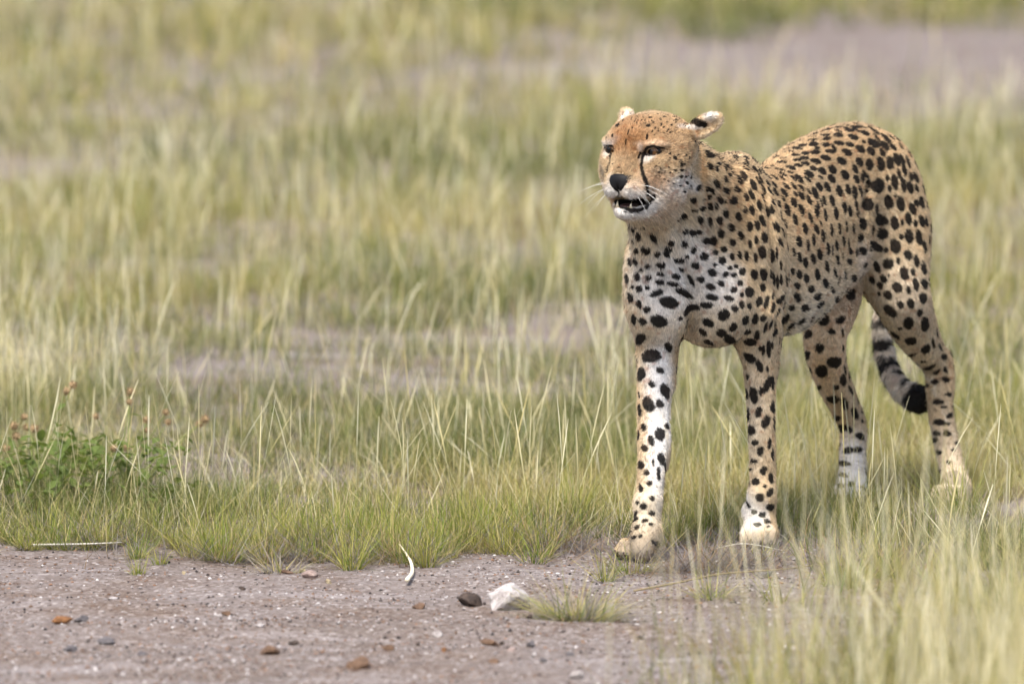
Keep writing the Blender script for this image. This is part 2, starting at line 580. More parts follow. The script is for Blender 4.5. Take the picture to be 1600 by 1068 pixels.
SKIN_N = vert_normals(SKIN_V, SKIN_Q)
BVH = BVHTree.FromPolygons([tuple(v) for v in SKIN_V.tolist()], [tuple(q) for q in SKIN_Q.tolist()])

# spots, plus the chest fold's shade painted as a dark line in SPOTS_B, noted patch by patch: origin and magnification of the patch, then x, y, long and short half axis, turn
SPOTS_A = (900, 150, 4.856, """712 435 12 9 60;755 472 17 14 40;800 522 18 12 70;803 563 16 12 0;755 565 10 9 0;718 580 11 10 0;705 540 10 5 0;795 612 17 15 0
832 612 12 10 0;864 612 16 14 0;840 658 18 14 0;745 660 14 8 10;670 630 9 8 0;700 645 8 8 0;790 680 10 6 0;866 690 18 12 80;825 727 13 9 20;630 575 10 7 0;675 567 9 7 0;635 610 8 6 0
320 225 20 15 -20;548 228 20 12 10;541 310 24 8 90;590 205 12 8 20;640 180 10 8 20;670 160 14 8 10;560 165 12 7 0;500 185 10 6 -30;450 195 10 7 -40;470 152 12 6 0;530 142 12 6 0;620 142 10 6 0;700 150 12 6 10
760 185 14 8 20;722 225 12 7 30;600 243 9 6 0;480 232 8 5 -50;430 240 9 6 -50;645 215 9 6 0;690 200 9 6 20;740 160 10 6 10;800 175 10 6 20;840 210 12 7 30;575 190 8 5 0;520 210 8 5 0;665 240 9 6 0;625 265 7 5 0;700 255 8 5 0;400 160 14 7 -30;360 190 12 7 -40
280 300 16 8 -80;285 515 12 9 -40;325 542 14 5 10;470 470 10 8 50;235 320 7 5 0;808 908 34 20 -5;765 945 20 14 0;860 470 14 7 75;830 450 12 6 75;820 480 8 6 75;870 520 10 6 80""")
SPOTS_B = (940, 330, 4.643, """300 95 38 20 75;375 200 36 20 60;270 187 30 16 80;235 145 22 10 90;210 122 26 9 95;255 115 14 8 90;235 222 18 10 90;213 262 26 10 95;260 293 22 14 80;323 289 32 24 30;403 320 20 17 0;470 315 30 20 60
205 373 27 15 85;250 365 26 17 75;337 400 20 17 30;430 396 34 19 10;293 428 14 13 0;183 490 34 15 85;258 478 30 19 80;340 487 20 20 45;432 460 28 12 5;540 478 30 17 20;420 515 32 16 5;518 531 40 17 10;223 552 16 10 90;273 567 25 20 60;337 555 17 15 0
398 597 48 20 -20;605 597 40 20 45;648 495 45 16 60;208 630 34 17 75;272 678 26 18 75;330 715 26 20 -25;490 665 62 36 12;625 715 50 20 -60;235 790 36 16 85;297 800 30 20 30;415 800 56 38 20;285 925 40 28 -60;570 780 16 12 0
718 65 28 17 85;787 78 34 19 80;860 70 30 19 75;903 22 26 16 70;992 43 30 20 70;940 118 28 21 60;1075 115 34 21 80;1130 107 32 18 75;1168 72 40 18 65;605 150 22 18 0;660 162 26 22 0;705 155 20 18 -40
868 163 30 22 75;1008 177 30 18 75;1122 210 26 14 80;1185 195 36 22 80;507 237 20 18 0;595 243 24 20 0;750 218 28 22 -45;817 213 32 22 80;950 227 28 21 70;1077 242 26 14 75;668 286 26 18 -60;890 278 24 20 40;830 300 22 18 20
485 280 30 16 40;747 330 30 26 0;876 358 26 24 45;947 333 26 16 80;1001 318 28 14 80;1050 325 34 16 85;1117 335 32 13 80;1165 300 44 26 80;1235 328 46 16 88;1270 310 46 8 88;580 358 20 16 0;540 362 26 14 30;618 332 14 12 0;680 397 28 22 20;823 390 16 14 0
575 425 20 16 50;800 446 30 24 20;900 460 18 20 60;932 412 14 16 90;977 402 14 16 90;958 465 17 20 80;1021 440 25 22 80;1105 462 38 22 85;1175 462 40 24 85;1243 492 46 14 88;722 497 26 20 20;870 525 24 18 20;1006 522 22 18 80;1167 555 32 20 85;1275 520 50 10 88
790 548 32 20 15;960 572 20 22 70;1075 590 36 28 75;1018 608 18 13 80;1245 612 26 10 88;798 625 42 20 10;925 633 34 16 15;1017 682 28 17 75;1072 688 24 15 80;1140 660 34 22 -75;1197 663 46 17 -78;1310 635 40 16 -65;762 685 42 22 5;968 706 26 20 30
888 752 44 34 -40;1043 795 32 18 -70;1112 784 38 20 -80;1172 777 26 20 -45;1245 700 40 12 -80;775 810 40 24 25;955 843 34 24 -60;1050 873 28 20 -30;1127 900 34 17 -80;1187 845 40 12 -75;735 880 30 20 40;870 885 36 24 0;930 935 40 26 25;785 955 40 16 20;1077 950 44 26 10
1210 1000 58 16 85;1172 1005 36 10 -85;1148 995 20 8 90;1300 230 36 13 70;1345 262 38 12 80;1275 120 40 14 70;1295 25 36 14 80;1205 15 28 14 70;1332 95 34 10 70;1318 160 36 11 75;1300 395 34 8 85;1302 500 40 9 88;1340 505 36 12 85;1330 785 40 16 -50;1275 740 40 12 -50;1258 885 26 12 -65;1225 825 30 10 -70;1250 830 26 11 88;585 35 32 20 -5""")
SPOTS_C = (1180, 180, 3.56, """580 68 40 10 5;480 70 45 10 0;395 85 30 10 -15;660 85 36 12 35;730 130 36 12 45;525 85 26 12 5;610 100 28 11 20;460 112 28 14 5;390 112 24 10 0;398 132 22 10 -5;545 122 30 14 20;318 140 24 9 -5;335 105 22 9 -20;605 150 13 8 20
660 157 34 20 40;722 172 32 16 50;770 180 24 10 50;465 157 26 12 5;525 162 24 12 20;392 165 24 12 0;328 162 24 11 -5;265 168 22 9 -10;585 190 28 16 40;345 182 16 8 0;418 202 28 12 5;510 208 28 16 25;645 202 26 17 50;333 208 24 11 0;280 212 20 9 0;228 222 24 8 0;392 238 26 13 15;275 240 24 9 5;232 250 24 8 5
480 256 28 18 35;580 262 26 18 60;635 276 30 19 80;695 272 38 21 80;750 266 34 19 75;790 250 34 16 70;830 305 36 11 75;850 260 34 8 70;820 245 30 10 65;338 258 28 13 15;282 270 22 11 10;240 280 22 9 10;200 292 28 12 15;150 262 26 9 5;140 305 28 10 10
430 304 26 18 45;372 312 24 15 40;325 297 20 12 20;300 328 28 17 30;555 300 26 14 65;497 333 28 18 55;195 320 18 8 20;155 330 26 9 25;245 357 30 18 40;425 355 26 17 55;363 347 16 9 40;294 360 24 10 40;172 395 26 12 45;562 358 26 13 65;620 350 32 10 85;598 352 24 10 80;800 328 26 10 75;867 345 24 11 70
685 395 38 27 85;775 373 40 18 80;735 353 18 10 80;825 388 38 13 80;895 350 30 13 70;357 400 26 17 60;400 402 28 17 60;333 436 32 19 70;467 424 32 18 75;516 415 28 15 70;553 430 32 14 80;590 430 36 10 85;620 423 12 11 0;747 408 20 10 80;862 405 34 16 75;897 408 20 10 70;935 415 32 11 75
255 405 24 9 45;160 430 28 14 55;113 430 26 12 55;300 427 18 10 60;225 440 18 10 60;258 450 26 14 60;300 472 26 13 65;215 488 28 14 70;383 477 26 12 75;427 477 30 16 80;628 496 34 30 0;740 487 36 22 80;810 495 40 20 80;780 450 10 7 90;925 487 30 16 75;897 490 22 12 70;875 522 32 15 70
178 530 34 15 75;257 530 32 14 75;342 535 34 14 80;497 518 32 14 85;527 535 30 12 80;390 556 32 13 85;450 547 32 16 85;563 500 30 8 85;570 548 26 9 85;130 497 24 12 65;105 490 20 9 65;95 525 26 10 75;25 505 26 12 70;65 535 26 14 60;223 582 30 12 75;307 572 30 10 75;690 583 31 28 0;600 603 31 21 80;777 600 36 20 80;852 577 32 16 80;925 590 34 13 75;952 595 28 8 80;892 605 20 10 80;818 597 17 9 85
278 632 32 13 80;342 637 28 13 70;423 641 32 13 85;468 632 30 12 85;507 622 28 10 85;547 632 26 8 85;365 605 18 6 80;695 660 29 28 0;583 682 24 22 20;857 675 38 20 82;911 683 42 16 80;812 678 16 11 80;942 735 34 10 80;377 672 32 12 85;325 697 32 10 85;243 705 28 15 80;490 698 28 10 85;518 712 26 7 85
667 730 32 22 60;780 732 38 26 75;728 752 15 12 80;600 757 26 21 20;405 745 30 13 85;450 723 28 14 80;292 723 30 10 85;357 775 30 15 80;528 757 18 12 80;213 760 24 9 80;850 778 27 19 60;740 827 28 28 0;797 812 18 10 80;897 812 34 13 82;672 838 32 16 70;520 815 22 16 20;610 832 18 14 30;247 793 26 11 80;322 798 26 12 75;281 822 28 13 80;398 843 30 14 80;456 805 24 14 80;485 782 20 6 85
830 880 36 22 75;878 873 20 11 80;938 852 34 12 80;650 917 22 14 60;714 912 22 15 60;745 893 10 8 0;345 885 32 14 80;245 885 24 14 80;285 910 24 14 80;207 870 18 10 80;443 877 26 12 75;390 935 26 16 75;425 970 20 13 75;462 920 26 8 -70
790 960 30 24 50;853 973 20 13 75;895 943 34 15 78;943 940 26 15 80;695 948 20 14 60;738 1002 26 20 40;310 968 20 17 60;232 948 18 14 60;235 1015 24 17 70;347 1008 22 15 -50;365 1045 20 14 -50;935 1020 30 19 80;865 1050 26 18 75;808 1055 22 16 60;690 995 12 8 60;545 905 30 20 0""")
SPOTS_D = (940, 520, 2.967, """228 107 46 30 -5;308 65 26 16 70;182 193 34 16 -80;162 195 20 6 90;233 240 17 14 45;298 272 40 20 70;270 175 20 14 20;175 290 14 6 90;217 332 36 26 70;176 360 30 11 85;270 328 22 18 60;195 438 18 13 80;305 430 16 13 60;270 470 34 23 80;231 500 26 14 70;172 475 26 6 90;200 534 19 15 60;278 585 30 14 75;181 612 22 13 85;238 600 22 5 85
210 648 15 13 0;264 655 32 9 88;222 697 14 12 0;181 720 19 11 90;235 767 14 12 60;193 803 18 17 0;165 785 11 8 90;233 836 15 12 20;148 840 20 8 -75;157 865 16 9 -50;201 869 17 9 -20;164 900 15 10 -45;147 948 14 8 -20;135 925 12 7 -50;180 940 12 8 -60;230 885 12 7 0
685 115 34 20 40;732 155 32 15 75;773 75 42 10 85;750 78 24 8 88;790 60 20 6 80;768 240 42 16 -70;793 235 34 8 88;738 270 22 11 -85;704 290 40 20 82;768 168 14 7 85;677 205 16 8 85;665 285 30 10 85;728 370 26 15 -75;794 348 32 9 88;762 412 32 19 -70;672 382 34 8 88;693 452 24 16 80;798 420 32 5 88;710 510 17 14 0;777 517 28 10 -82;738 548 22 16 -70;792 567 28 6 88
704 595 15 11 0;751 638 23 15 -70;690 635 12 9 0;785 675 28 11 85;712 690 20 17 0;757 710 11 9 0;669 690 18 6 88;733 763 22 20 0;783 738 22 15 -60;784 808 20 16 -20;744 843 18 15 0;708 830 16 12 30;722 887 18 10 -10;768 873 18 12 20;677 793 20 9 70""")
SPOTS_E = (1220, 400, 2.67, """457 232 34 18 45;532 283 22 22 0;602 287 30 17 -80;580 237 16 11 -75;498 302 10 7 0;478 330 26 14 40;543 354 24 19 0;604 387 22 17 -40;635 365 22 7 80;540 413 28 14 5;595 438 12 8 0;650 320 22 7 85;662 380 18 8 70;618 467 28 10 -20;680 420 16 14 60;565 465 20 8 20;650 483 18 8 -30;643 525 18 10 0;690 515 18 12 30;685 475 14 8 70;655 608 24 13 0;700 577 14 8 10
663 693 30 14 5;707 665 16 10 -40;695 740 14 18 90;650 740 16 12 0;627 765 12 12 0;650 820 12 14 90;718 808 8 8 0;735 780 7 10 90;680 630 14 7 0;612 540 10 7 0;405 250 44 9 65;700 700 8 8 0;700 860 9 9 0;660 900 9 9 0
230 178 20 26 90;295 163 20 24 0;178 265 26 28 0;250 268 22 16 -30;212 317 16 12 10;113 327 16 18 0;163 385 18 19 0;102 414 18 22 80;225 445 24 30 85;170 482 25 26 0;102 472 26 9 75;258 515 26 15 80;160 549 20 17 0;231 548 10 12 90;219 598 18 26 90;152 597 20 9 65;265 615 26 13 75;207 667 16 16 30;308 655 28 13 65;257 717 18 20 20;288 725 14 14 0;332 752 22 15 40
280 810 26 14 -5;322 808 20 13 5;262 865 24 13 0;258 912 20 9 5;250 960 16 12 10;293 950 16 12 0;235 1000 14 10 0;290 560 24 7 65;340 690 10 6 70;265 475 22 6 80;258 320 18 5 88;258 385 16 5 88;15 265 20 13 -30;42 290 22 11 -45;85 270 22 10 -45;130 262 18 6 -50;165 203 18 12 -45;100 215 17 14 -45;45 215 16 12 -50;60 330 22 10 -40;25 320 20 8 -40""")
SPOTS_F = (1080, 225, 8.9, """435 165 55 25 0;425 205 45 22 0;625 180 50 28 15;765 190 50 28 25;620 285 48 35 30;758 300 48 35 40;895 375 75 38 60;385 285 45 25 20;490 320 40 32 40;360 355 45 25 80;265 320 45 35 50;265 165 65 35 10;215 130 50 25 20;535 437 36 28 45;733 443 68 38 60;475 495 55 32 75;670 512 70 36 55;360 555 65 32 70;873 580 80 36 65;985 640 75 33 70;480 652 45 33 60;627 635 55 45 45
840 705 75 33 68;767 745 55 33 75;590 790 55 50 60;410 785 55 34 65;480 800 28 20 90;107 610 50 28 -60;230 630 45 35 0;305 660 45 22 75;250 740 40 28 -60;175 770 22 18 90;35 785 48 38 60;948 855 75 28 75;1048 935 80 33 70;260 870 50 42 60;165 900 38 32 -40;355 860 50 25 85;750 922 50 35 80;845 930 65 35 75;485 970 58 35 75;30 925 30 20 20;85 925 18 16 0
1005 295 60 18 10;1120 315 60 18 8;1030 343 70 20 3;1070 460 70 28 30;1160 465 65 22 35;1065 545 60 26 60;1150 565 60 30 50;1100 665 65 28 60""")

def project(u, v):
    """the skin point seen at (u, v), its normal; None off the animal"""
    d = ray(u, v)
    hit = BVH.ray_cast(Vector(CAMP), Vector(d / np.linalg.norm(d)))
    if hit[0] is None:
        return None
    n = np.array(hit[1]); 
    if n @ d > 0:
        n = -n
    return np.array(hit[0]), n

def tangent_axis(vec_px, p, n, view):
    """a picture offset laid into the skin's tangent plane along the view ray, not stretched beyond 2.2 times"""
    s = np.linalg.norm(p - CAMP) / FPX
    a = s * (vec_px[0] * np.array([1.0, 0, 0]) - vec_px[1] * UPV)
    t = a - view * (a @ n) / (view @ n)
    L, L0 = np.linalg.norm(t), np.linalg.norm(a)
    return t * min(1.0, 2.2 * L0 / (L + 1e-9))

class Blob:
    pass

def blob(u, v, a, b, ang):
    r = None
    for du, dv in ((0, 0), (-3, 0), (3, 0), (0, 3), (-6, 0), (6, 2), (0, 7), (-10, 0), (10, 3)):
        r = project(u + du, v + dv)
        if r:
            break
    if r is None:
        return None
    p, n = r
    view = (p - CAMP) / np.linalg.norm(p - CAMP)
    if abs(view @ n) < .18:
        n = n - view * (view @ n) - view * .18
        n /= np.linalg.norm(n)
    c, s = math.cos(R(ang)), math.sin(R(ang))
    A = tangent_axis((a * c, a * s), p, n, view); B = tangent_axis((-b * s, b * c), p, n, view)
    return make_blob(p, n, A, B)

def make_blob(p, n, A, B):
    o = Blob()
    o.p, o.n = p, n
    nn = np.cross(A, B); nn /= np.linalg.norm(nn)
    M = np.linalg.inv(np.stack([A, B, nn * max(np.linalg.norm(A), np.linalg.norm(B))], 1))
    o.M = M
    o.R = max(np.linalg.norm(A), np.linalg.norm(B)) 
    return o

class Bins:
    """points sorted into cells of 3 cm for quick look-up"""
    def __init__(self, X, c=.03):
        self.c, self.lo = c, X.min(0) - c
        k = np.floor((X - self.lo) / c).astype(np.int64)
        self.dim = k.max(0) + 3
        key = (k[:, 0] * self.dim[1] + k[:, 1]) * self.dim[2] + k[:, 2]
        self.order = np.argsort(key, kind="stable"); self.key = key[self.order]
    def near(self, p, r):
        a = np.maximum(np.floor((p - r - self.lo) / self.c).astype(int), 0); b = np.minimum(np.floor((p + r - self.lo) / self.c).astype(int), self.dim - 1)
        out = []
        for i in range(a[0], b[0] + 1):
            for j in range(a[1], b[1] + 1):
                base = (i * self.dim[1] + j) * self.dim[2]
                s, e = np.searchsorted(self.key, [base + a[2], base + b[2] + 1])
                if e > s:
                    out.append(self.order[s:e])
        return np.concatenate(out) if out else np.zeros(0, int)

def blob_r(o, X, N, reach, bins):
    """indices near the blob and their elliptic radius"""
    near = bins.near(o.p, o.R * reach)
    d = X[near] - o.p
    ok = ((d * d).sum(1) < (o.R * reach) ** 2) & (N[near] @ o.n > -.1)
    near = near[ok]
    q = d[ok] @ o.M.T
    return near, np.sqrt(q[:, 0] ** 2 + q[:, 1] ** 2 + .15 * q[:, 2] ** 2)

SPOTS = []
TOE_SHADE_SPOTS = (0, 0, 1.0, """965 866 6 1.8 60;978 872 6 1.8 70;993 876 6 1.8 80;1173 846 6 1.8 80;1188 850 6 2 90;1203 848 6 1.8 95;1029 852 7 4.5 60;1020 846 4 2 60;1180 818 3 2 0;1200 822 3 2 0""")  # toe seams: dark fur plus gap shade painted in; then pastern tuft, paw spots
for (ou, ov, sc, txt) in (TOE_SHADE_SPOTS, SPOTS_A, SPOTS_B, SPOTS_C, SPOTS_D, SPOTS_E, SPOTS_F):
    for e in txt.replace("\n", ";").split(";"):
        x, y, a, b, g = map(float, e.split())
        o = blob(ou + x / sc, ov + y / sc, (.98 if ou == 900 else 1.03 if ou in (0, 940, 1220) and (ov > 390 or ou == 0) else 1.16) * a / sc, (.98 if ou == 900 else 1.05 if ou in (0, 940, 1220) and (ov > 390 or ou == 0) else 1.20) * b / sc, g)
        if o:
            o.face = ou == 900
            SPOTS.append(o)

_fr = random.Random(3)
for _ in range(130):      # fine flecks on the crown, brow and cheeks
    if _ < 90:
        x, y = _fr.uniform(330, 860), _fr.uniform(125, 300)
        if y > 215 and x < 560: continue
    else:
        x, y = _fr.uniform(580, 860), _fr.uniform(420, 640)
    o = blob(900 + x / 4.856, 150 + y / 4.856, _fr.uniform(.8, 1.7), _fr.uniform(.6, 1.0), _fr.uniform(0, 180))
    if o:
        o.face = True
        SPOTS.append(o)
# the side away from the camera gets spots of the same kind
rng = np.random.default_rng(4)
centres = np.array([o.p for o in SPOTS])
cand = rng.permutation(len(SKIN_V))[:24000]
acc = [c for c in centres]
accA = np.array(acc)
for i in cand:
    p, n = SKIN_V[i], SKIN_N[i]
    if p[2] < .03 or np.linalg.norm(p - H(0, -30, -40)) < .125 or np.linalg.norm(p - H(96, -92, 44)) < .05 or np.linalg.norm(p - H(-72, -98, 40)) < .05:
        continue
    v = CAMP - p; v /= np.linalg.norm(v)
    if n @ v > .12:
        h = BVH.ray_cast(Vector(p + n * .004), Vector(v))
        seen = h[0] is None
        if seen and (p[2] < .5 or np.linalg.norm(p - H(0, -40, -10)) < .19):
            continue
    else:
        seen = False
    sp = .021 + .012 * rng.random() if not seen else (.023 if n[2] > .45 else .034)
    if p[2] > .55: sp *= .95
    if ((accA - p) ** 2).sum(1).min() < sp * sp:
        continue
    t = np.cross(n, [BF[0], BF[1], .2]); t /= np.linalg.norm(t) + 1e-9
    a = .0085 + .004 * rng.random(); b = a * (.55 + .35 * rng.random())
    o = make_blob(p, n, t * a, np.cross(n, t) * b); o.face = False
    SPOTS.append(o)
    accA = np.vstack([accA, p])

TAWNY, PALE, WHITE, RUST, DARK = lin(196, 174, 140), lin(212, 200, 178), lin(230, 227, 222), lin(180, 142, 102), np.array([.0055, .0048, .0045])
# soft patches of coat colour: u, v, half width, half height, turn, colour, strength
PATCHES = [
    (1190, 262, 120, 40, 5, lin(188, 158, 118), .7), (1330, 225, 110, 45, 0, lin(188, 158, 118), .7), (1160, 280, 60, 60, 0, lin(190, 160, 120), .6),
    (1290, 470, 80, 40, -40, PALE, .6), (1260, 440, 70, 70, 0, PALE, .4), (1350, 405, 18, 30, 0, WHITE, .35), (1240, 520, 50, 22, -20, WHITE, .6),
    (1040, 450, 50, 50, 0, WHITE, .8), (1000, 400, 40, 60, 0, PALE, .8), (1090, 430, 30, 70, 0, WHITE, .6), (1125, 445, 45, 50, 0, WHITE, .6), (1060, 350, 45, 45, 0, PALE, .9), (1075, 390, 35, 30, 0, WHITE, .5), (1030, 500, 45, 40, 0, PALE, .5), (1110, 510, 60, 30, 0, PALE, .6),
    (1038, 455, 46, 48, 0, WHITE, .95), (1120, 440, 36, 40, 0, WHITE, .5), (1045, 430, 34, 26, 0, WHITE, .6),
    (1032, 580, 23, 58, 0, WHITE, 1), (1033, 660, 21, 68, 0, WHITE, 1), (1028, 740, 14, 60, 0, WHITE, .8), (1010, 800, 30, 40, 0, PALE, .8), (1000, 868, 55, 26, 0, lin(140, 128, 110), 1), (985, 872, 35, 16, 0, lin(136, 124, 106), 1),
    (1175, 650, 14, 110, 0, PALE, .8), (1170, 800, 16, 40, 0, WHITE, .8), (1190, 848, 45, 18, 0, lin(142, 130, 112), 1),
    (1300, 560, 50, 110, 10, lin(222, 200, 172), .9), (1335, 740, 34, 60, 0, WHITE, .8), (1350, 470, 40, 60, 0, lin(170, 140, 115), .5),
    (1440, 640, 40, 120, 10, PALE, .7), (1480, 740, 40, 60, 0, PALE, .6), (1480, 785, 40, 20, 0, lin(142, 130, 110), .9), (1490, 600, 14, 60, 0, TAWNY, .8),
    (1400, 470, 60, 60, 0, PALE, .5),
    # head
    (1000, 186, 55, 14, 5, lin(150, 108, 70), .55), (975, 208, 12, 20, 0, lin(140, 84, 48), .4),
    (985, 205, 34, 32, 0, RUST, .85), (968, 222, 18, 22, 0, lin(176, 128, 82), .8), (1000, 218, 16, 18, 0, lin(176, 128, 82), .7), (1050, 195, 50, 30, 10, lin(184, 152, 112), .7), (1062, 235, 36, 30, 0, lin(186, 158, 122), .6), (972, 255, 22, 26, 0, lin(186, 158, 122), .7),
    (1012, 247, 12, 6, -25, WHITE, .75), (1018, 224, 24, 5, 0, lin(230, 205, 175), .9), (1001, 230, 5, 7, 0, WHITE, .4), (947, 240, 5, 6, 30, WHITE, .6), (947, 226, 12, 5, 0, WHITE, .6),
    (1050, 303, 40, 24, -25, WHITE, 1), (1056, 300, 30, 18, -25, WHITE, 1), (1078, 288, 14, 20, -60, WHITE, .9), (1040, 325, 40, 22, -20, lin(226, 210, 190), .9), (1025, 280, 24, 16, 0, lin(225, 192, 155), .7),
    (956, 302, 16, 16, 0, WHITE, .95), (990, 300, 24, 13, 10, lin(230, 212, 192), .9), (992, 306, 22, 7, 8, WHITE, .9), (984, 336, 30, 12, 0, WHITE, 1), (1012, 330, 26, 10, -35, WHITE, 1),
    (1098, 255, 9, 30, 10, lin(228, 196, 150), .8), (1110, 180, 12, 8, -20, WHITE, .8), (982, 180, 22, 9, -15, lin(225, 210, 190), .95), (1080, 198, 14, 4, 5, WHITE, .7),
]
PB = []
for (u, v, a, b, g, c, s) in PATCHES:
    o = blob(u, v, a, b, g)
    if o:
        PB.append((o, c, s))
# dark marks of the face: polylines of (u, v, half width)
MARKS = [
    [(1006, 240, 4), (1003.5, 248, 2.6), (1002.5, 258, 2.4), (1004, 268, 2.8), (1007, 280, 3.6), (1010, 287, 4), (1010.5, 296, 3), (1012, 304, 4)],      # tear line
    [(954, 243, 2.0), (953, 254, 1.3), (949, 268, 1.3), (946.5, 276, 1.2)],
    [(1000, 239, 2.0), (998, 247, 1.6)],
    [(983, 203, 1.0), (981, 210, 1.3)], [(979, 218, 1.1), (978, 226, .8)], [(1011, 212, 1.2), (1010.5, 218, 1.0)],
    [(1006, 238, 3), (1012, 230, 2.2), (1022, 228, 2.4), (1031, 230.5, 2.2), (1038, 231, 1.2)],                                                       # lids
    [(1007, 241, 2.2), (1014, 244, 1.6), (1024, 243, 1.5), (1033, 237, 1.5)],
    [(940, 227, 1.4), (947, 226.5, 2), (957, 227.5, 2), (960, 232, 1.6)], [(946, 229, 1.4), (950, 239, 1.4), (957, 242, 1.2)],
    [(965, 306, 2), (972, 309, 2), (985, 315, 2), (1000, 318, 2.6), (1012, 316, 4), (1019, 310, 4.5), (1022, 307, 3.5)],                                   # lips
    [(966, 318, 2.5), (972, 325, 3.5), (985, 329, 3.5), (998, 329, 3), (1008, 325, 3), (1016, 318, 3.4)],
    [(976, 331, 1.4), (988, 332.5, 1.2)],
    [(967, 296, 1.2), (966, 304, 1.4)],
    [(1084, 188, 6), (1092, 192, 7), (1100, 194, 6)],                                                                                             # ear
    [(1112, 182, 1), (1119, 180, 1)], 
]
MB_ = []
for line in MARKS:
    pts = []
    for (u, v, w) in line:
        r = project(u, v)
        if r:
            pts.append((r[0], w * HS))
    MB_.append(pts)

TQ = smooth_pts(TAIL, 10)
def coat(X, N):
    """coat colour at skin points X with normals N"""
    bins = Bins(X)
    n1 = vnoise(X, 60.0); n2 = vnoise(X, 220.0, 3.0); n3 = vnoise(X, 14.0, 7.0)
    C = np.tile(TAWNY, (len(X), 1))
    pale = sstep(.15, -.65, N[:, 2]) * sstep(.15, .35, X[:, 2])
    C = C + (PALE - C) * (.85 * pale)[:, None]
    for o, c, s in PB:
        near, r = blob_r(o, X, N, 1.7, bins)
        w = s * sstep(1.5, .3, r + .3 * (n1[near] - .5))
        C[near] += (c - C[near]) * w[:, None]
    C = C * (.80 + .18 * n3 + .20 * n2)[:, None]
    # faint rusty flecks between the spots
    fl = sstep(.74, .84, vnoise(X, 95.0, 11.0)) * .38
    C = C + (lin(150, 92, 50) - C) * fl[:, None] * (X[:, 2] > .2)[:, None]
    D = np.zeros(len(X))
    for o in SPOTS:
        near, r = blob_r(o, X, N, 1.5, bins)
        jit = (.15 if not o.face else .3)
        w = sstep(1.08, .90, r + jit * (n1[near] - .5) + jit * (n2[near] - .5))
        D[near] = np.maximum(D[near], w * (.88 if o.face and o.R < .0025 else .97))
    hd = np.nonzero(((X - H(0, -30, -20)) ** 2).sum(1) < .17 ** 2)[0]
    XH, nH = X[hd], n2[hd]
    for pts in MB_:
        for (a, ra), (b, rb) in zip(pts[:-1], pts[1:]):
            ba = b - a
            h = np.clip(((XH - a) @ ba) / (ba @ ba + 1e-12), 0, 1)
            d = np.sqrt(((XH - a - h[:, None] * ba) ** 2).sum(1)) / (ra + (rb - ra) * h)
            D[hd] = np.maximum(D[hd], sstep(1.25, .75, d + .5 * (nH - .5)) * .97)
    # inside of the mouth
    q = (X - H(0, 6, -79))
    rr = np.sqrt((q @ HL / 37 / HS) ** 2 + (q @ HF / 32 / HS) ** 2 + (q[:, 2] / 11 / HS) ** 2)
    inside = rr < .97 + .06 * (n2 - .5)
    D = np.where(inside, 1, D)
    # ringed tail
    t = np.full(len(X), 9.0); ti = np.zeros(len(X))
    ts = np.nonzero(((X > TQ[:, :3].min(0) - .04) & (X < TQ[:, :3].max(0) + .04)).all(1))[0]
    for i, qd in enumerate(TQ):
        d = ((X[ts] - qd[:3]) ** 2).sum(1)
        ti[ts] = np.where(d < t[ts], i, ti[ts]); t[ts] = np.minimum(t[ts], d)
    tail = (t < .036 ** 2) & (ti > 14)
    s = ti / (len(TQ) - 1)
    C[tail] = C[tail] * .6 + .4 * WHITE
    ring = np.zeros(len(X))
    for c0, w0 in ((.40, .018), (.475, .020), (.55, .022), (.63, .028), (.71, .026)):
        ring = np.maximum(ring, sstep(w0 * 1.25, w0 * .8, np.abs(s - c0 + .025 * (n3 - .5) + .04 * (n1 - .5))))
    ring = np.maximum(ring, sstep(.79, .83, s + .03 * (n1 - .5)))
    ring = np.where(s < .78, ring * sstep(.22, .5, vnoise(X, 26.0, 33.0)), ring)
    D = np.where(tail, ring * .97, D)
    brn = (vnoise(X, 45.0, 21.0) ** 3)[:, None] * lin(50, 34, 24) * .6 + DARK
    return C + (brn - C) * D[:, None], D

SKIN_C, SKIN_D = coat(SKIN_V, SKIN_N)
# ------------------------------------------------------------------ cheetah object, fur, eyes, nose, teeth, whiskers, claws
def attr_material(name, rough=.75, transl=0.0, spec=.2, dim=1.0):
    m, nt, b = mat_new(name)
    a = nt.nodes.new("ShaderNodeAttribute"); a.attribute_name = "tint"
    b.inputs["Roughness"].default_value = rough
    b.inputs["Specular IOR Level"].default_value = spec
    nt.links.new(a.outputs["Color"], b.inputs["Base Color"])
    if transl:
        t = nt.nodes.new("ShaderNodeBsdfTranslucent"); mx = nt.nodes.new("ShaderNodeMixShader")
        nt.links.new(a.outputs["Color"], t.inputs[0])
        mx.inputs[0].default_value = transl
        nt.links.new(b.outputs[0], mx.inputs[1]); nt.links.new(t.outputs[0], mx.inputs[2])
        nt.links.new(mx.outputs[0], nt.nodes["Material Output"].inputs[0])
    return m

cheetah = empty("cheetah", Vector((P(1100, 850, .3)[0], .35, 0)))
tag(cheetah, "spotted cheetah walking towards the left with mouth slightly open", "cheetah")
M_SKIN = attr_material("cheetah_coat", .8, 0, .1)
body = fast_mesh("body", SKIN_V, SKIN_Q, M_SKIN, None, True, {"tint": SKIN_C})
adopt(body, cheetah)

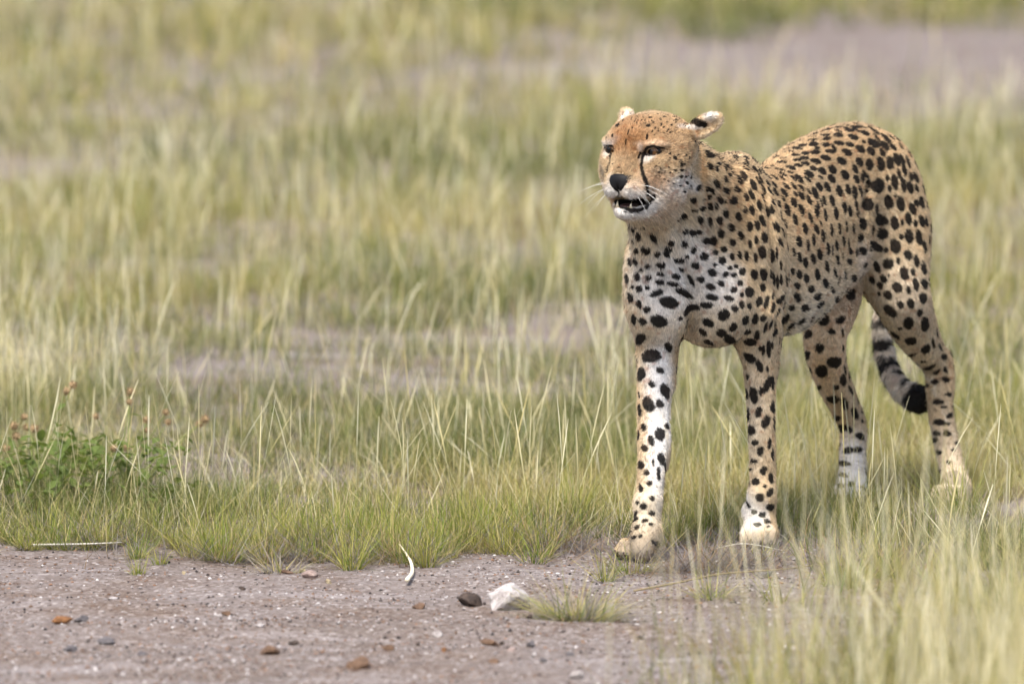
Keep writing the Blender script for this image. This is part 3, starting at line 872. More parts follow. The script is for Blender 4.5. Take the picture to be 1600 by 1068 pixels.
def grow_fur(count_body, count_head):
    tri = np.concatenate([SKIN_Q[:, [0, 1, 2]], SKIN_Q[:, [0, 2, 3]]])
    A = SKIN_V[tri]
    area = .5 * np.linalg.norm(np.cross(A[:, 1] - A[:, 0], A[:, 2] - A[:, 0]), axis=1)
    cen = A.mean(1)
    head = np.linalg.norm(cen - H(0, -20, -25), axis=1) < .125
    r = np.random.default_rng(7)
    def pick(mask, n):
        w = np.where(mask, area, 0); w = np.cumsum(w) / w.sum()
        return np.searchsorted(w, r.random(n))
    t = np.concatenate([pick(~head, count_body), pick(head, count_head)])
    t = np.clip(t, 0, len(tri) - 1)
    b = r.random((len(t), 2)); sw = b.sum(1) > 1; b[sw] = 1 - b[sw]
    w = np.stack([1 - b.sum(1), b[:, 0], b[:, 1]], 1)
    X = (SKIN_V[tri[t]] * w[..., None]).sum(1)
    N = (SKIN_N[tri[t]] * w[..., None]).sum(1); N /= np.linalg.norm(N, axis=1)[:, None] + 1e-9
    # lay of the coat and its length, from the muscles below
    F = np.zeros_like(X); L = np.zeros(len(X)); W = np.zeros(len(X))
    for pr in PRIMS:
        if pr[6]:
            continue
        sel = np.nonzero(((X > pr[4] - .03) & (X < pr[5] + .03)).all(1))[0]
        if not len(sel):
            continue
        d = sd_prim(pr, X[sel])
        ww = np.exp(-np.abs(d) / .007)
        F[sel] += ww[:, None] * pr[3]; L[sel] += ww * pr[7]; W[sel] += ww
    L = L / (W + 1e-9)
    L = np.where(W < 1e-6, .006, L)
    F0 = F / (np.linalg.norm(F, axis=1)[:, None] + 1e-9)
    streak = vnoise(X - F0 * ((X * F0).sum(1) * .82)[:, None], 330.0, 53.0)
    F += r.normal(0, .16, F.shape) * np.linalg.norm(F, axis=1)[:, None]
    F -= N * (F * N).sum(1)[:, None]
    F /= np.linalg.norm(F, axis=1)[:, None] + 1e-9
    C, D = coat(X + F * (L * .6)[:, None], N)
    # nothing grows in the mouth, on the eyes or on the nose
    keep = np.ones(len(X), bool)
    q = X - H(0, 6, -79)
    keep &= ~((np.sqrt((q @ HL / 37 / HS) ** 2 + (q @ HF / 33 / HS) ** 2) < 1) & (np.abs(q[:, 2]) < 9 * HS) & (D > .5))
    for sx in (-1, 1):
        keep &= np.linalg.norm((X - H(sx * 40, 4, -2)) * np.array([1, 1, 2.0]), axis=1) > 12.5 * HS
    keep &= np.linalg.norm((X - H(0, 36, -47)), axis=1) > 13 * HS
    keep &= X[:, 2] > .004
    X, N, C, F, L, streak = X[keep], N[keep], C[keep], F[keep], L[keep], streak[keep]
    clump = vnoise(X, 130.0, 41.0)
    guard = r.random(len(L)) < .06
    L = L * r.uniform(.65, 1.25, len(L)) * (.75 + .5 * clump) * np.where(guard, 1.5, 1)
    lift = .26 + .16 * r.random(len(L)) + .30 * vnoise(X, 70.0, 43.0) + np.where(guard, .2, 0)
    d0 = F * np.cos(lift + .25)[:, None] + N * np.sin(lift + .25)[:, None]
    d1 = F * np.cos(lift - .22)[:, None] + N * np.sin(lift - .22)[:, None]
    p0 = X - N * .0006
    p1 = p0 + d0 * (L * .5)[:, None]
    p2 = p1 + d1 * (L * .5)[:, None]
    n = len(X)
    cv = bpy.data.hair_curves.new("fur")
    cv.add_curves([3] * n)
    P3 = np.stack([p0, p1, p2], 1).astype(np.float32)
    cv.attributes["position"].data.foreach_set("vector", P3.ravel())
    rad = np.tile(np.array([.00050, .00042, .00010], np.float32), n)
    ra = cv.attributes.get("radius") or cv.attributes.new("radius", 'FLOAT', 'POINT')
    ra.data.foreach_set("value", rad)
    C = C * r.uniform(.62, 1.3, (n, 1)) * (.66 + .34 * vnoise(X, 160.0, 47.0) + .38 * streak)[:, None]
    at = cv.attributes.new("tint", 'FLOAT_COLOR', 'CURVE')
    at.data.foreach_set("color", np.concatenate([C, np.ones((n, 1))], 1).astype(np.float32).ravel())
    cv.materials.append(attr_material("cheetah_fur", .6, .35, .25))
    ob = bpy.data.objects.new("fur", cv)
    COL.objects.link(ob)
    ob["kind"] = "stuff"
    adopt(ob, cheetah)
    return ob

fur = grow_fur(330000, 110000)

def face_part(name, V, F, mat, parent=cheetah, smooth=True):
    o = new_mesh(name, V, F, mat, None, smooth)
    if parent is cheetah:
        adopt(o, cheetah)
    else:
        o.parent = parent
        o.matrix_parent_inverse = Matrix.Translation(cheetah.location).inverted()
    return o

def uv_sphere(c, r, axes, nu=20, nv=14):
    V, F = [], []
    A = [np.asarray(a, float) for a in axes]
    for i in range(nv + 1):
        t = math.pi * i / nv
        for j in range(nu):
            s = 2 * math.pi * j / nu
            V.append(c + r[0] * math.sin(t) * math.cos(s) * A[0] + r[1] * math.sin(t) * math.sin(s) * A[1] + r[2] * math.cos(t) * A[2])
    for i in range(nv):
        for j in range(nu):
            F.append((i * nu + j, (i + 1) * nu + j, (i + 1) * nu + (j + 1) % nu, i * nu + (j + 1) % nu))
    return V, F

def taper_tube(pts, r0, r1, n=5):
    V, F = [], []
    pts = [np.asarray(p, float) for p in pts]
    m = len(pts)
    for i, p in enumerate(pts):
        d = pts[min(i + 1, m - 1)] - pts[max(i - 1, 0)]
        d /= np.linalg.norm(d) + 1e-12
        a = np.cross(d, [.3, .2, .93]); a /= np.linalg.norm(a); b = np.cross(d, a)
        r = r0 + (r1 - r0) * i / (m - 1)
        for j in range(n):
            s = 2 * math.pi * j / n
            V.append(p + r * (math.cos(s) * a + math.sin(s) * b))
    for i in range(m - 1):
        for j in range(n):
            F.append((i * n + j, i * n + (j + 1) % n, (i + 1) * n + (j + 1) % n, (i + 1) * n + j))
    F.append(tuple(range(n))[::-1]); F.append(tuple((m - 1) * n + j for j in range(n)))
    return V, F

def plain(name, col, rough=.5, spec=.5):
    m, nt, b = mat_new(name)
    tc = nt.nodes.new("ShaderNodeTexCoord"); ns = nt.nodes.new("ShaderNodeTexNoise"); rp = nt.nodes.new("ShaderNodeMixRGB")
    ns.inputs["Scale"].default_value = 400
    nt.links.new(tc.outputs["Object"], ns.inputs["Vector"]); nt.links.new(ns.outputs[0], rp.inputs[0])
    rp.inputs[1].default_value = (*[c * .75 for c in col], 1); rp.inputs[2].default_value = (*[min(1, c * 1.2) for c in col], 1)
    nt.links.new(rp.outputs[0], b.inputs["Base Color"])
    b.inputs["Roughness"].default_value = rough; b.inputs["Specular IOR Level"].default_value = spec
    return m

M_NOSE = plain("nose_leather", (.005, .0045, .005), .6, .2)
M_TOOTH = plain("tooth", tuple(lin(235, 222, 190)), .3)
M_CLAW = plain("claw", tuple(lin(70, 60, 52)), .35)
M_WHISK = plain("whisker", tuple(lin(240, 236, 228)), .4)
M_TONGUE = plain("tongue", (.05, .022, .02), .4)

# eye: dark amber iris round a pupil, under a wet cornea
M_EYE, nt, b = mat_new("eye")
at = nt.nodes.new("ShaderNodeAttribute"); at.attribute_name = "ring"
rp = nt.nodes.new("ShaderNodeValToRGB")
rp.color_ramp.elements[0].position = 0.0; rp.color_ramp.elements[0].color = (.004, .004, .004, 1)
rp.color_ramp.elements[1].position = 1.0; rp.color_ramp.elements[1].color = (.01, .008, .006, 1)
for pos, c in ((.28, (.004, .004, .004)), (.36, (.06, .028, .009)), (.60, (.11, .052, .016)), (.78, (.02, .012, .006))):
    e = rp.color_ramp.elements.new(pos); e.color = (*c, 1)
nt.links.new(at.outputs["Fac"], rp.inputs[0]); nt.links.new(rp.outputs[0], b.inputs["Base Color"])
b.inputs["Roughness"].default_value = .16; b.inputs["Specular IOR Level"].default_value = .35
gaze = HF * .93 - HL * .12 - HU * .05; gaze /= np.linalg.norm(gaze)
for sx in (-1, 1):
    c = H(sx * 38.5, -12.0, -1.5)
    V, F = uv_sphere(c, (13 * HS,) * 3, (HL, HF, HU), 24, 16)
    o = face_part("eye", V, F, M_EYE)
    ring = np.array([math.acos(np.clip(((v - c) @ gaze) / (13 * HS), -1, 1)) for v in V]) / 1.15
    a = o.data.attributes.new("ring", 'FLOAT', 'POINT'); a.data.foreach_set("value", ring.astype(np.float32))

# nose leather: broad above, a point below
V, F = [], []
NU, NV = 13, 9
for i in range(NV):
    v = i / (NV - 1)
    w = 24 * (1 - v ** 1.5) * (1 - .25 * (1 - v) ** 4) + 1.6
    for j in range(NU):
        u = 2 * j / (NU - 1) - 1
        top = -35 - 2.5 * u * u
        z = top + (-66 - top) * v * (1 - .30 * u * u * (1 - v))
        nost = 4.0 * math.exp(-(((abs(u) - .62) / .2) ** 2 + ((v - .38) / .16) ** 2))
        f = 38.5 - 9.5 * u * u * (1 - .4 * v) - 5 * v * v - 7 * (1 - v) ** 3 - nost
        p = H(u * w, 90, z)
        hit = BVH.ray_cast(Vector(p), Vector(-HF))
        edge = max(abs(u), abs(2 * v - 1)) ** 3
        base = (np.array(hit[0]) - HO) @ HF / HS if hit[0] is not None else f
        V.append(H(u * w, base + 3.2 * (1 - edge) + .4, z))
nb = len(V)
for i in range(NV):
    for j in range(NU):
        V.append(V[i * NU + j] - HF * 9 * HS)
for i in range(NV - 1):
    for j in range(NU - 1):
        a = i * NU + j
        F.append((a, a + NU, a + NU + 1, a + 1))
rim = [j for j in range(NU)] + [i * NU + NU - 1 for i in range(1, NV)] + [(NV - 1) * NU + j for j in range(NU - 2, -1, -1)] + [i * NU for i in range(NV - 2, 0, -1)]
for a, b_ in zip(rim, rim[1:] + rim[:1]):
    F.append((a, b_, b_ + nb, a + nb))
face_part("nose", V, F, M_NOSE)

# teeth and tongue
for (l, f, z0, z1, r) in ((12.5, 18, -90, -79.5, 2.4), (-12, 18, -90, -79, 2.8)):
    V, F = taper_tube([H(l, f, z0), H(l, f + 1.5, (z0 + z1) / 2), H(l * 1.05, f - 1, z1)], r * HS, .5 * HS, 8)
    face_part("lower_canine", V, F, M_TOOTH)
V, F = uv_sphere(H(0, 2, -88), np.array([15, 20, 4.5]) * HS, (HL, HF, HU), 16, 10)
face_part("tongue", V, F, M_TONGUE)

rw = random.Random(5)
for sx in (-1, 1):
    for i in range(9):
        row, k = i % 3, i // 3
        base = H(sx * (21 + 5 * k), 30 - 7 * k - 3 * row, -52 - 5.5 * row)
        d = sx * HL * (.95 + .1 * k) + HF * (.30 - .28 * k + rw.uniform(-.1, .1)) + HU * (-.10 - .28 * row + rw.uniform(-.15, .15))
        d = d / np.linalg.norm(d)
        L = rw.uniform(34, 56) * HS
        pts = [base + d * L * t - HU * (.28 * L * t * t) for t in np.linspace(0, 1, 7)]
        V, F = taper_tube(pts, .00032, .00008, 4)
        face_part("whisker", V, F, M_WHISK)

for p, fw in CLAWS:
    V, F = taper_tube([p - fw * .006, p + fw * .003 + np.array([0, 0, .001]), p + fw * .008 - np.array([0, 0, .004]), p + fw * .009 - np.array([0, 0, .010])], .0032, .0006, 6)
    V = [np.array([q[0], q[1], max(q[2], .0015)]) for q in V]
    face_part("claw", V, F, M_CLAW)
# ------------------------------------------------------------------ grass
M_GRASS = attr_material("grass_blade", .6, .38, .25)
M_STONE = attr_material("stone_grain", .9, 0, .2)
GR = np.random.default_rng(21)

def ribbons(base, az, lean, curl, h, w, seg, c0, c1, prof=None, mix_pow=1.0):
    """blades of grass as ribbons: base (n,3), heading, lean and curl in radians, length, width"""
    n = len(base)
    d = np.stack([np.cos(az), np.sin(az), np.zeros(n)], 1)
    sa = az + math.pi / 2 + GR.uniform(-.9, .9, n)
    side = np.stack([np.cos(sa), np.sin(sa), np.zeros(n)], 1)
    p = base.copy(); V = np.zeros((n, seg + 1, 2, 3), np.float32); C = np.zeros((n, seg + 1, 2, 3), np.float32)
    for i in range(seg + 1):
        t = i / seg
        wt = (1 - t) ** .7 * .92 + .08 if prof is None else prof(t)
        V[:, i, 0] = p - side * (w * wt * .5)[:, None]; V[:, i, 1] = p + side * (w * wt * .5)[:, None]
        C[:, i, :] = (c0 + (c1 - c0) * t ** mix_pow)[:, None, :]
        a = lean + curl * (t + .5 / seg)
        p = p + (d * np.sin(a)[:, None] + np.array([0, 0, 1.0]) * np.cos(a)[:, None]) * (h / seg)[:, None]
        p[:, 2] = np.maximum(p[:, 2], .004)
    k = np.arange(n)[:, None] * (2 * (seg + 1)) + 2 * np.arange(seg)[None, :]
    k = k.ravel()
    return V.reshape(-1, 3), np.stack([k, k + 1, k + 3, k + 2], 1), C.reshape(-1, 3)

def join(parts):
    V, F, C, o = [], [], [], 0
    for v, f, c in parts:
        V.append(v); F.append(f + o); C.append(c); o += len(v)
    return np.concatenate(V), np.concatenate(F), np.concatenate(C)

GREEN, DGREEN, YGREEN, STRAW, CREAM, GREY, BROWN = lin(112, 132, 50), lin(68, 96, 36), lin(166, 162, 78), lin(198, 182, 124), lin(240, 234, 204), lin(150, 142, 136), lin(140, 108, 70)

def n2(x, y, f, s):
    return vnoise(np.stack([x, y, np.zeros_like(x)], -1), f, s)

def edge_y(x):
    """where the grass ends and the bare track begins"""
    e = .08 - .18 * sstep(-.75, -.45, x) + .30 * (n2(x, x * 0, 3.0, 8.0) - .5) + .16 * (n2(x, x * 0, 11.0, 9.0) - .5)
    return np.where(x > .15, e - .1 - .6 * sstep(.5, .95, x), e)

def patch(x, y, u, v, rx, ry):
    c = G(u, v)
    return sstep(1.25, .7, np.hypot((x - c[0]) / rx, (y - c[1]) / ry) + .5 * (n2(x, y, 2.5, 4.0) - .5))

def density(x, y):
    d = .30 + .95 * sstep(.32, .56, n2(x, y, 1.6, 31.0)) * (.25 + .75 * sstep(.35, .6, n2(x, y, 4.0, 17.0)))
    d = d * np.where(y > edge_y(x), 1, 0)
    front = sstep(2.6, 1.6, y) * (y > edge_y(x))
    d = np.maximum(d, front * (.12 + .88 * sstep(.32, .58, n2(x, y, 4.5, 3.0))))
    d = d * (.25 + .75 * sstep(.0, .35, y - edge_y(x)))
    d = d * (1 - .72 * patch(x, y, 660, 520, .42, .48) * sstep(.60, .42, n2(x, y, 3.2, 71.0))) * (1 - .8 * patch(x, y, 330, 595, .20, .28)) * (1 - .7 * patch(x, y, 930, 500, .24, .5))
    d = d * (1 - .98 * patch(x, y, 1340, 118, 1.6, 2.5)) * (1 - .8 * patch(x, y, 60, 270, .35, .5)) * (1 - .7 * patch(x, y, 250, 420, .4, .4))
    # trodden place under the feet
    d = d * (1 - .9 * sstep(.46, .26, np.hypot((x - .40) / 1.0, (y + .10) / .8)))
    d = d * (1 - .75 * sstep(.30, .12, np.hypot(x - .88, y - .72)))
    # thin grass on the right of the track
    return d

def scatter(n, x0, x1, y0, y1, dens):
    x = GR.uniform(x0, x1, n); y = GR.uniform(y0, y1, n)
    k = GR.random(n) < dens(x, y)
    return x[k], y[k]

def field_of(n, x0, x1, y0, y1, per, spread, hmin, hmax, width, seg, dens=density, leanmax=.9, wet=0.0):
    """tufts of blades"""
    x, y = scatter(n, x0, x1, y0, y1, dens)
    m = len(x)
    if not m:
        return np.zeros((0, 3)), np.zeros((0, 4), int), np.zeros((0, 3))
    t = np.repeat(np.arange(m), per)
    N = len(t)
    ang = GR.uniform(0, 2 * math.pi, N); rad = spread * np.sqrt(GR.random(N))
    bx = x[t] + rad * np.cos(ang); by = y[t] + rad * np.sin(ang)
    base = np.stack([bx, by, ground_z(bx, by) - .003], 1)
    hs = (hmin + (hmax - hmin) * np.clip(.35 * GR.random(m) + 1.1 * (n2(x, y, 2.6, 81.0) - .2), 0, 1.1))[t] * GR.uniform(.45, 1.1, N)
    az = ang + GR.normal(0, 1.0, N)
    lean = np.abs(GR.normal(.12, .36, N)) + leanmax * GR.random(N) ** 1.8
    curl = GR.uniform(-.25, .6, N)
    dry = np.clip(n2(x, y, 1.1, 51.0)[t] * 1.2 - .22 + wet + GR.normal(0, .30, N), 0, 1)
    c = np.where((dry < .33)[:, None], DGREEN + (GREEN - DGREEN) * (dry / .33)[:, None],
        np.where((dry < .66)[:, None], GREEN + (YGREEN - GREEN) * ((dry - .33) / .33)[:, None], YGREEN + (STRAW - YGREEN) * ((dry - .66) / .34)[:, None]))
    c = c * GR.uniform(.6, 1.2, (N, 1))
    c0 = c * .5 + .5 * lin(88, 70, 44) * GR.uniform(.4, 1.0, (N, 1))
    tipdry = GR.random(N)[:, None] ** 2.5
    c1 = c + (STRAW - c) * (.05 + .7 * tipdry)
    dead = GR.random(N) < .13
    hs = np.where(dead, hs * .8, hs); lean = np.where(dead, GR.uniform(.5, 1.4, N), lean)
    dc = np.where(GR.random((N, 1)) < .5, STRAW, BROWN * 1.1) * GR.uniform(.6, 1.1, (N, 1))
    c0 = np.where(dead[:, None], dc * .8, c0); c1 = np.where(dead[:, None], dc, c1)
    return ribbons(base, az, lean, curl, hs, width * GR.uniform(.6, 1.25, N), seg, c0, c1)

def spike(t):
    return .36 if t < .6 else (1.0 if t < .95 else .3)

def stalks(x, y, hmin, hmax, width, lean=.32, seg=6, pale=1.0):
    N = len(x)
    base = np.stack([x, y, ground_z(x, y)], 1)
    c1 = (STRAW + (CREAM - STRAW) * GR.random((N, 1))) * GR.uniform(.85, 1.1, (N, 1))
    c0 = YGREEN * GR.uniform(.7, 1.1, (N, 1))
    return ribbons(base, GR.uniform(0, 6.283, N), np.abs(GR.normal(0, lean, N)), GR.normal(.06, .2, N), GR.uniform(hmin, hmax, N), np.full(N, width) * GR.uniform(.7, 1.2, N), seg, c0, c0 + (c1 - c0) * pale, spike, .45)

Q = 1.0
parts = []
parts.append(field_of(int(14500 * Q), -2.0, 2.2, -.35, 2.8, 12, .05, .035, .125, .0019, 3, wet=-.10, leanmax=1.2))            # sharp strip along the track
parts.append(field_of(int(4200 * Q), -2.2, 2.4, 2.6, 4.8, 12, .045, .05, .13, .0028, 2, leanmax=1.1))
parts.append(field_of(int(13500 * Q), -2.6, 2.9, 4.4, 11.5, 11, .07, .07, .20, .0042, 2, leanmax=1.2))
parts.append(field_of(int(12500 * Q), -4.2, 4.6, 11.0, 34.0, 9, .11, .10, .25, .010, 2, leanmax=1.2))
def straw_layer(n, x0, x1, y0, y1, hmin, hmax, w):
    x, y = scatter(n, x0, x1, y0, y1, density)
    N = len(x)
    c = (STRAW + (CREAM - STRAW) * GR.random((N, 1)) ** 2 * .8) * GR.uniform(.7, 1.1, (N, 1))
    return ribbons(np.stack([x, y, ground_z(x, y)], 1), GR.uniform(0, 6.283, N), GR.uniform(.1, 1.25, N), GR.uniform(-.3, .6, N), GR.uniform(hmin, hmax, N), np.full(N, w), 3, c * .8, c)
# ragged clumps hanging over the edge of the track
NE = 330
ex = np.concatenate([GR.uniform(-1.9, 1.3, 200), GR.uniform(-.62, .14, NE - 200)]); ey = edge_y(ex) + GR.normal(.03, .11, NE)
far_ = (ex > .10) & (ex < .66)
ey = np.where(far_, ey + .55, ey)
per = 75
t = np.repeat(np.arange(NE), per); N = len(t)
size = np.concatenate([GR.uniform(.4, 1.2, 200), GR.uniform(.6, 1.5, NE - 200)])[t]
a = GR.uniform(0, 6.283, N); r_ = .022 * size * np.sqrt(GR.random(N))
bx, by = ex[t] + r_ * np.cos(a), ey[t] + r_ * np.sin(a)
low = GR.random(N) < .42
hue = GR.random((NE, 1))[t]
c = GREEN + (YGREEN - GREEN) * np.clip(hue + GR.normal(0, .3, (N, 1)), 0, 1)
c = np.where(GR.random((N, 1)) < .22, STRAW, c)
c = np.where((low & (GR.random(N) < .8))[:, None], np.where(GR.random((N, 1)) < .55, GREY * .8, STRAW * .7), c) * GR.uniform(.7, 1.2, (N, 1))
parts.append(ribbons(np.stack([bx, by, ground_z(bx, by) - .002], 1), a + GR.normal(0, .5, N), np.where(low, GR.uniform(.9, 1.5, N), np.abs(GR.normal(.6, .35, N))), GR.uniform(-.2, .5, N), size * np.where(low, GR.uniform(.04, .10, N), GR.uniform(.03, .105, N)), np.full(N, .0018), 3, c * .75, c))
parts.append(straw_layer(int(16000 * Q), -2.0, 2.2, -.3, 2.8, .05, .17, .0017))
parts.append(straw_layer(int(9000 * Q), -2.4, 2.6, 2.6, 9.0, .08, .2, .003))
V, F, C = join(parts)
grass = fast_mesh("grass", V, F, M_GRASS, None, False, {"tint": C})
grass["kind"] = "stuff"; grass["label"] = "green and yellow short grass of the plain"
print("grass quads", len(F))

# stalks with slim pale seed spikes
parts = []
def st(n, x0, x1, y0, y1, hmin, hmax, w, dens=density, **k):
    x, y = scatter(int(n * Q), x0, x1, y0, y1, dens)
    parts.append(stalks(x, y, hmin, hmax, w, **k))
st(1500, -1.7, 1.9, -.1, 2.6, .12, .30, .0021)
st(3600, -2.0, 2.2, 2.4, 5.5, .12, .33, .0024, lambda x, y: np.maximum(density(x, y), .35))
st(7000, -2.6, 2.9, 5.5, 12.0, .14, .34, .0034)
st(6000, -4.2, 4.6, 12.0, 30.0, .2, .40, .006)
pc = G(70, 640)
st(1500, pc[0] - .30, pc[0] + .30, pc[1] - .35, pc[1] + .45, .12, .27, .0020, lambda x, y: np.exp(-((x - pc[0]) / .16) ** 2 - ((y - pc[1]) / .25) ** 2), lean=.3)
V, F, C = join(parts)
seed = fast_mesh("seeding_grass", V, F, M_GRASS, None, False, {"tint": C})
seed["kind"] = "stuff"; seed["label"] = "thin straw coloured grass stalks with slim seed spikes"

# tall pale grass between the camera and the animal, on the right
def near_dens(x, y):
    return sstep(.15, .95, x + .35 * (n2(x, y, 3.0, 13.0) - .5)) * (.25 + .75 * sstep(.3, .6, n2(x, y, 3.5, 23.0)))
def side_dens(x, y):
    return sstep(.45, .95, x) * .55 * sstep(.35, .6, n2(x, y, 4.0, 63.0))
parts = [field_of(int(5200 * Q), .1, 2.6, -4.8, -2.0, 9, .06, .12, .40, .0024, 3, near_dens, .5, wet=.42), field_of(int(900 * Q), .3, 1.7, -2.1, -.2, 10, .035, .06, .15, .0034, 3, side_dens)]
x, y = scatter(int(7000 * Q), .1, 2.6, -4.6, -2.0, near_dens); parts.append(stalks(x, y, .2, .50, .0021, lean=.2))
x, y = scatter(int(260 * Q), .1, 1.5, -2.0, -.1, side_dens); parts.append(stalks(x, y, .12, .26, .0028))
V, F, C = join(parts)
fg = fast_mesh("foreground_grass", V, F, M_GRASS, None, False, {"tint": C})
fg["kind"] = "stuff"; fg["label"] = "tall pale green grass in front of the cheetah on the right"

# dead grey thatch lying along the edge of the grass
x = GR.uniform(-.9, .8, int(9000 * Q)); y = edge_y(x) + GR.normal(.0, .11, len(x))
k = GR.random(len(x)) < .12 + .88 * sstep(.42, .6, n2(x, y, 5.0, 77.0)); x, y = x[k], y[k]
N = len(x)
cg = np.where(GR.random((N, 1)) < .7, GREY * .85, lin(160, 132, 96)) * GR.uniform(.5, 1.15, (N, 1))
V, F, C = ribbons(np.stack([x, y, ground_z(x, y) + .002], 1), GR.uniform(0, 6.283, N), GR.uniform(.8, 1.5, N), GR.uniform(-.2, .4, N), GR.uniform(.04, .15, N), np.full(N, .0017), 3, cg * .8, cg)
th = fast_mesh("thatch", V, F, M_GRASS, None, False, {"tint": C})
th["kind"] = "stuff"; th["label"] = "dead grey grass stems lying along the edge of the track"

# gravel of the track
def octa(x, y, s, col, seed=3):
    n = len(x)
    r = np.random.default_rng(seed)
    z = ground_z(x, y)
    o = np.array([[1, 0, 0], [0, 1, 0], [-1, 0, 0], [0, -1, 0], [0, 0, 1], [0, 0, -1.0]])
    a = r.uniform(0, 6.283, n); ca, sa = np.cos(a), np.sin(a)
    k = o[None] * r.uniform(.6, 1.35, (n, 6, 1)) * np.array([1, .8, .55])
    V = np.stack([k[..., 0] * ca[:, None] - k[..., 1] * sa[:, None], k[..., 0] * sa[:, None] + k[..., 1] * ca[:, None], k[..., 2]], -1) * s[:, None, None]
    V += np.stack([x, y, z + s * .12], 1)[:, None, :]
    f = np.array([[0, 1, 4], [1, 2, 4], [2, 3, 4], [3, 0, 4], [1, 0, 5], [2, 1, 5], [3, 2, 5], [0, 3, 5]])
    F = (np.arange(n)[:, None, None] * 6 + f[None]).reshape(-1, 3)
    return V.reshape(-1, 3), F, np.repeat(col, 6, 0)
n = int(46000 * Q)
x = GR.uniform(-1.7, 1.7, n); y = GR.uniform(-2.4, .5, n)
k = GR.random(n) < np.where(y < edge_y(x) + .1, .45 + .55 * sstep(.35, .6, n2(x, y, 2.2, 91.0)), .25); x, y = x[k], y[k]
s = .0018 + .0036 * GR.random(len(x)) ** 2
pal = np.array([lin(128, 119, 115), lin(112, 98, 91), lin(106, 84, 68), lin(154, 147, 143), lin(68, 61, 58), lin(190, 185, 181), lin(130, 100, 80), lin(46, 42, 42)])
col = pal[GR.choice(8, len(x), p=[.2, .17, .14, .15, .12, .05, .08, .09])] * GR.uniform(.8, 1.1, (len(x), 1))
V, F, C = octa(x, y, s, col)
grav = fast_mesh("gravel", V, F, M_STONE, None, False, {"tint": C})
grav["kind"] = "stuff"; grav["label"] = "fine mixed gravel scattered over the bare track"
# ------------------------------------------------------------------ stones, twigs, tufts and leafy plants
import bmesh
def stone_material(name, c, c2, scale):
    m, nt, b = mat_new(name)
    tc = nt.nodes.new("ShaderNodeTexCoord")
    n1 = nt.nodes.new("ShaderNodeTexNoise"); n1.inputs["Scale"].default_value = scale; n1.inputs["Detail"].default_value = 8; n1.inputs["Roughness"].default_value = .65
    nt.links.new(tc.outputs["Object"], n1.inputs["Vector"])
    r = nt.nodes.new("ShaderNodeValToRGB"); r.color_ramp.elements[0].position = .36; r.color_ramp.elements[1].position = .62
    r.color_ramp.elements[0].color = (*c2, 1); r.color_ramp.elements[1].color = (*c, 1)
    nt.links.new(n1.outputs[0], r.inputs[0]); nt.links.new(r.outputs[0], b.inputs["Base Color"])
    bp = nt.nodes.new("ShaderNodeBump"); bp.inputs["Strength"].default_value = .6; bp.inputs["Distance"].default_value = .003
    nt.links.new(n1.outputs[0], bp.inputs["Height"]); nt.links.new(bp.outputs[0], b.inputs["Normal"])
    b.inputs["Roughness"].default_value = .88; b.inputs["Specular IOR Level"].default_value = .25
    return m
SM = {
    "white": stone_material("white_quartz", tuple(lin(178, 172, 168)), tuple(lin(122, 113, 109)), 75),
    "dark": stone_material("dark_stone", tuple(lin(76, 64, 56)), tuple(lin(46, 39, 35)), 70),
    "grey": stone_material("grey_stone", tuple(lin(100, 96, 96)), tuple(lin(70, 66, 67)), 80),
    "brown": stone_material("brown_clod", tuple(lin(108, 85, 67)), tuple(lin(74, 57, 45)), 90),
    "orange": stone_material("orange_clod", tuple(lin(134, 94, 60)), tuple(lin(94, 65, 43)), 110),
    "cream": stone_material("cream_stone", tuple(lin(170, 156, 126)), tuple(lin(138, 124, 98)), 90),
    "pink": stone_material("pink_stone", tuple(lin(152, 134, 125)), tuple(lin(118, 100, 92)), 60),
}
def rock(u, v, w, h, kind, label, seed, name="stone", sub=2, depth=.8, rough=.5, cat="stone"):
    c = G(u, v)
    s = (c[1] + CAM_D) / FPX
    bm = bmesh.new()
    bmesh.ops.create_icosphere(bm, subdivisions=sub, radius=1.0)
    r = np.random.default_rng(seed)
    cuts = [(lambda d: (d / np.linalg.norm(d), r.uniform(.42, .8)))(r.normal(0, 1, 3)) for _ in range(11)]
    for vt in bm.verts:
        p = np.array(vt.co)
        for d, o in cuts:
            e = p @ d
            if e > o:
                p = p - d * (e - o) * .9
        q = p * (1 + rough * (vnoise(p[None] + seed * 3.1, 1.7)[0] - .5) + .3 * rough * (vnoise(p[None] + seed, 5.0)[0] - .5))
        vt.co = Vector((q[0] * w * s * .5, q[1] * w * s * .5 * depth, q[2] * h * s * .62))
    zmin = -h * s * .30
    for vt in bm.verts:
        vt.co.z = max(vt.co.z, zmin) - zmin
    me = bpy.data.meshes.new(name); bm.to_mesh(me); bm.free()
    me.materials.append(SM[kind])
    if sub < 3:
        pass
    o = bpy.data.objects.new(name, me); COL.objects.link(o)
    z = float(ground_z(np.array([c[0]]), np.array([c[1]]))[0])
    o.location = (c[0], c[1] + w * s * .4, z - h * s * .06)
    o.rotation_euler.z = r.uniform(-.3, .3)
    return tag(o, label, cat)

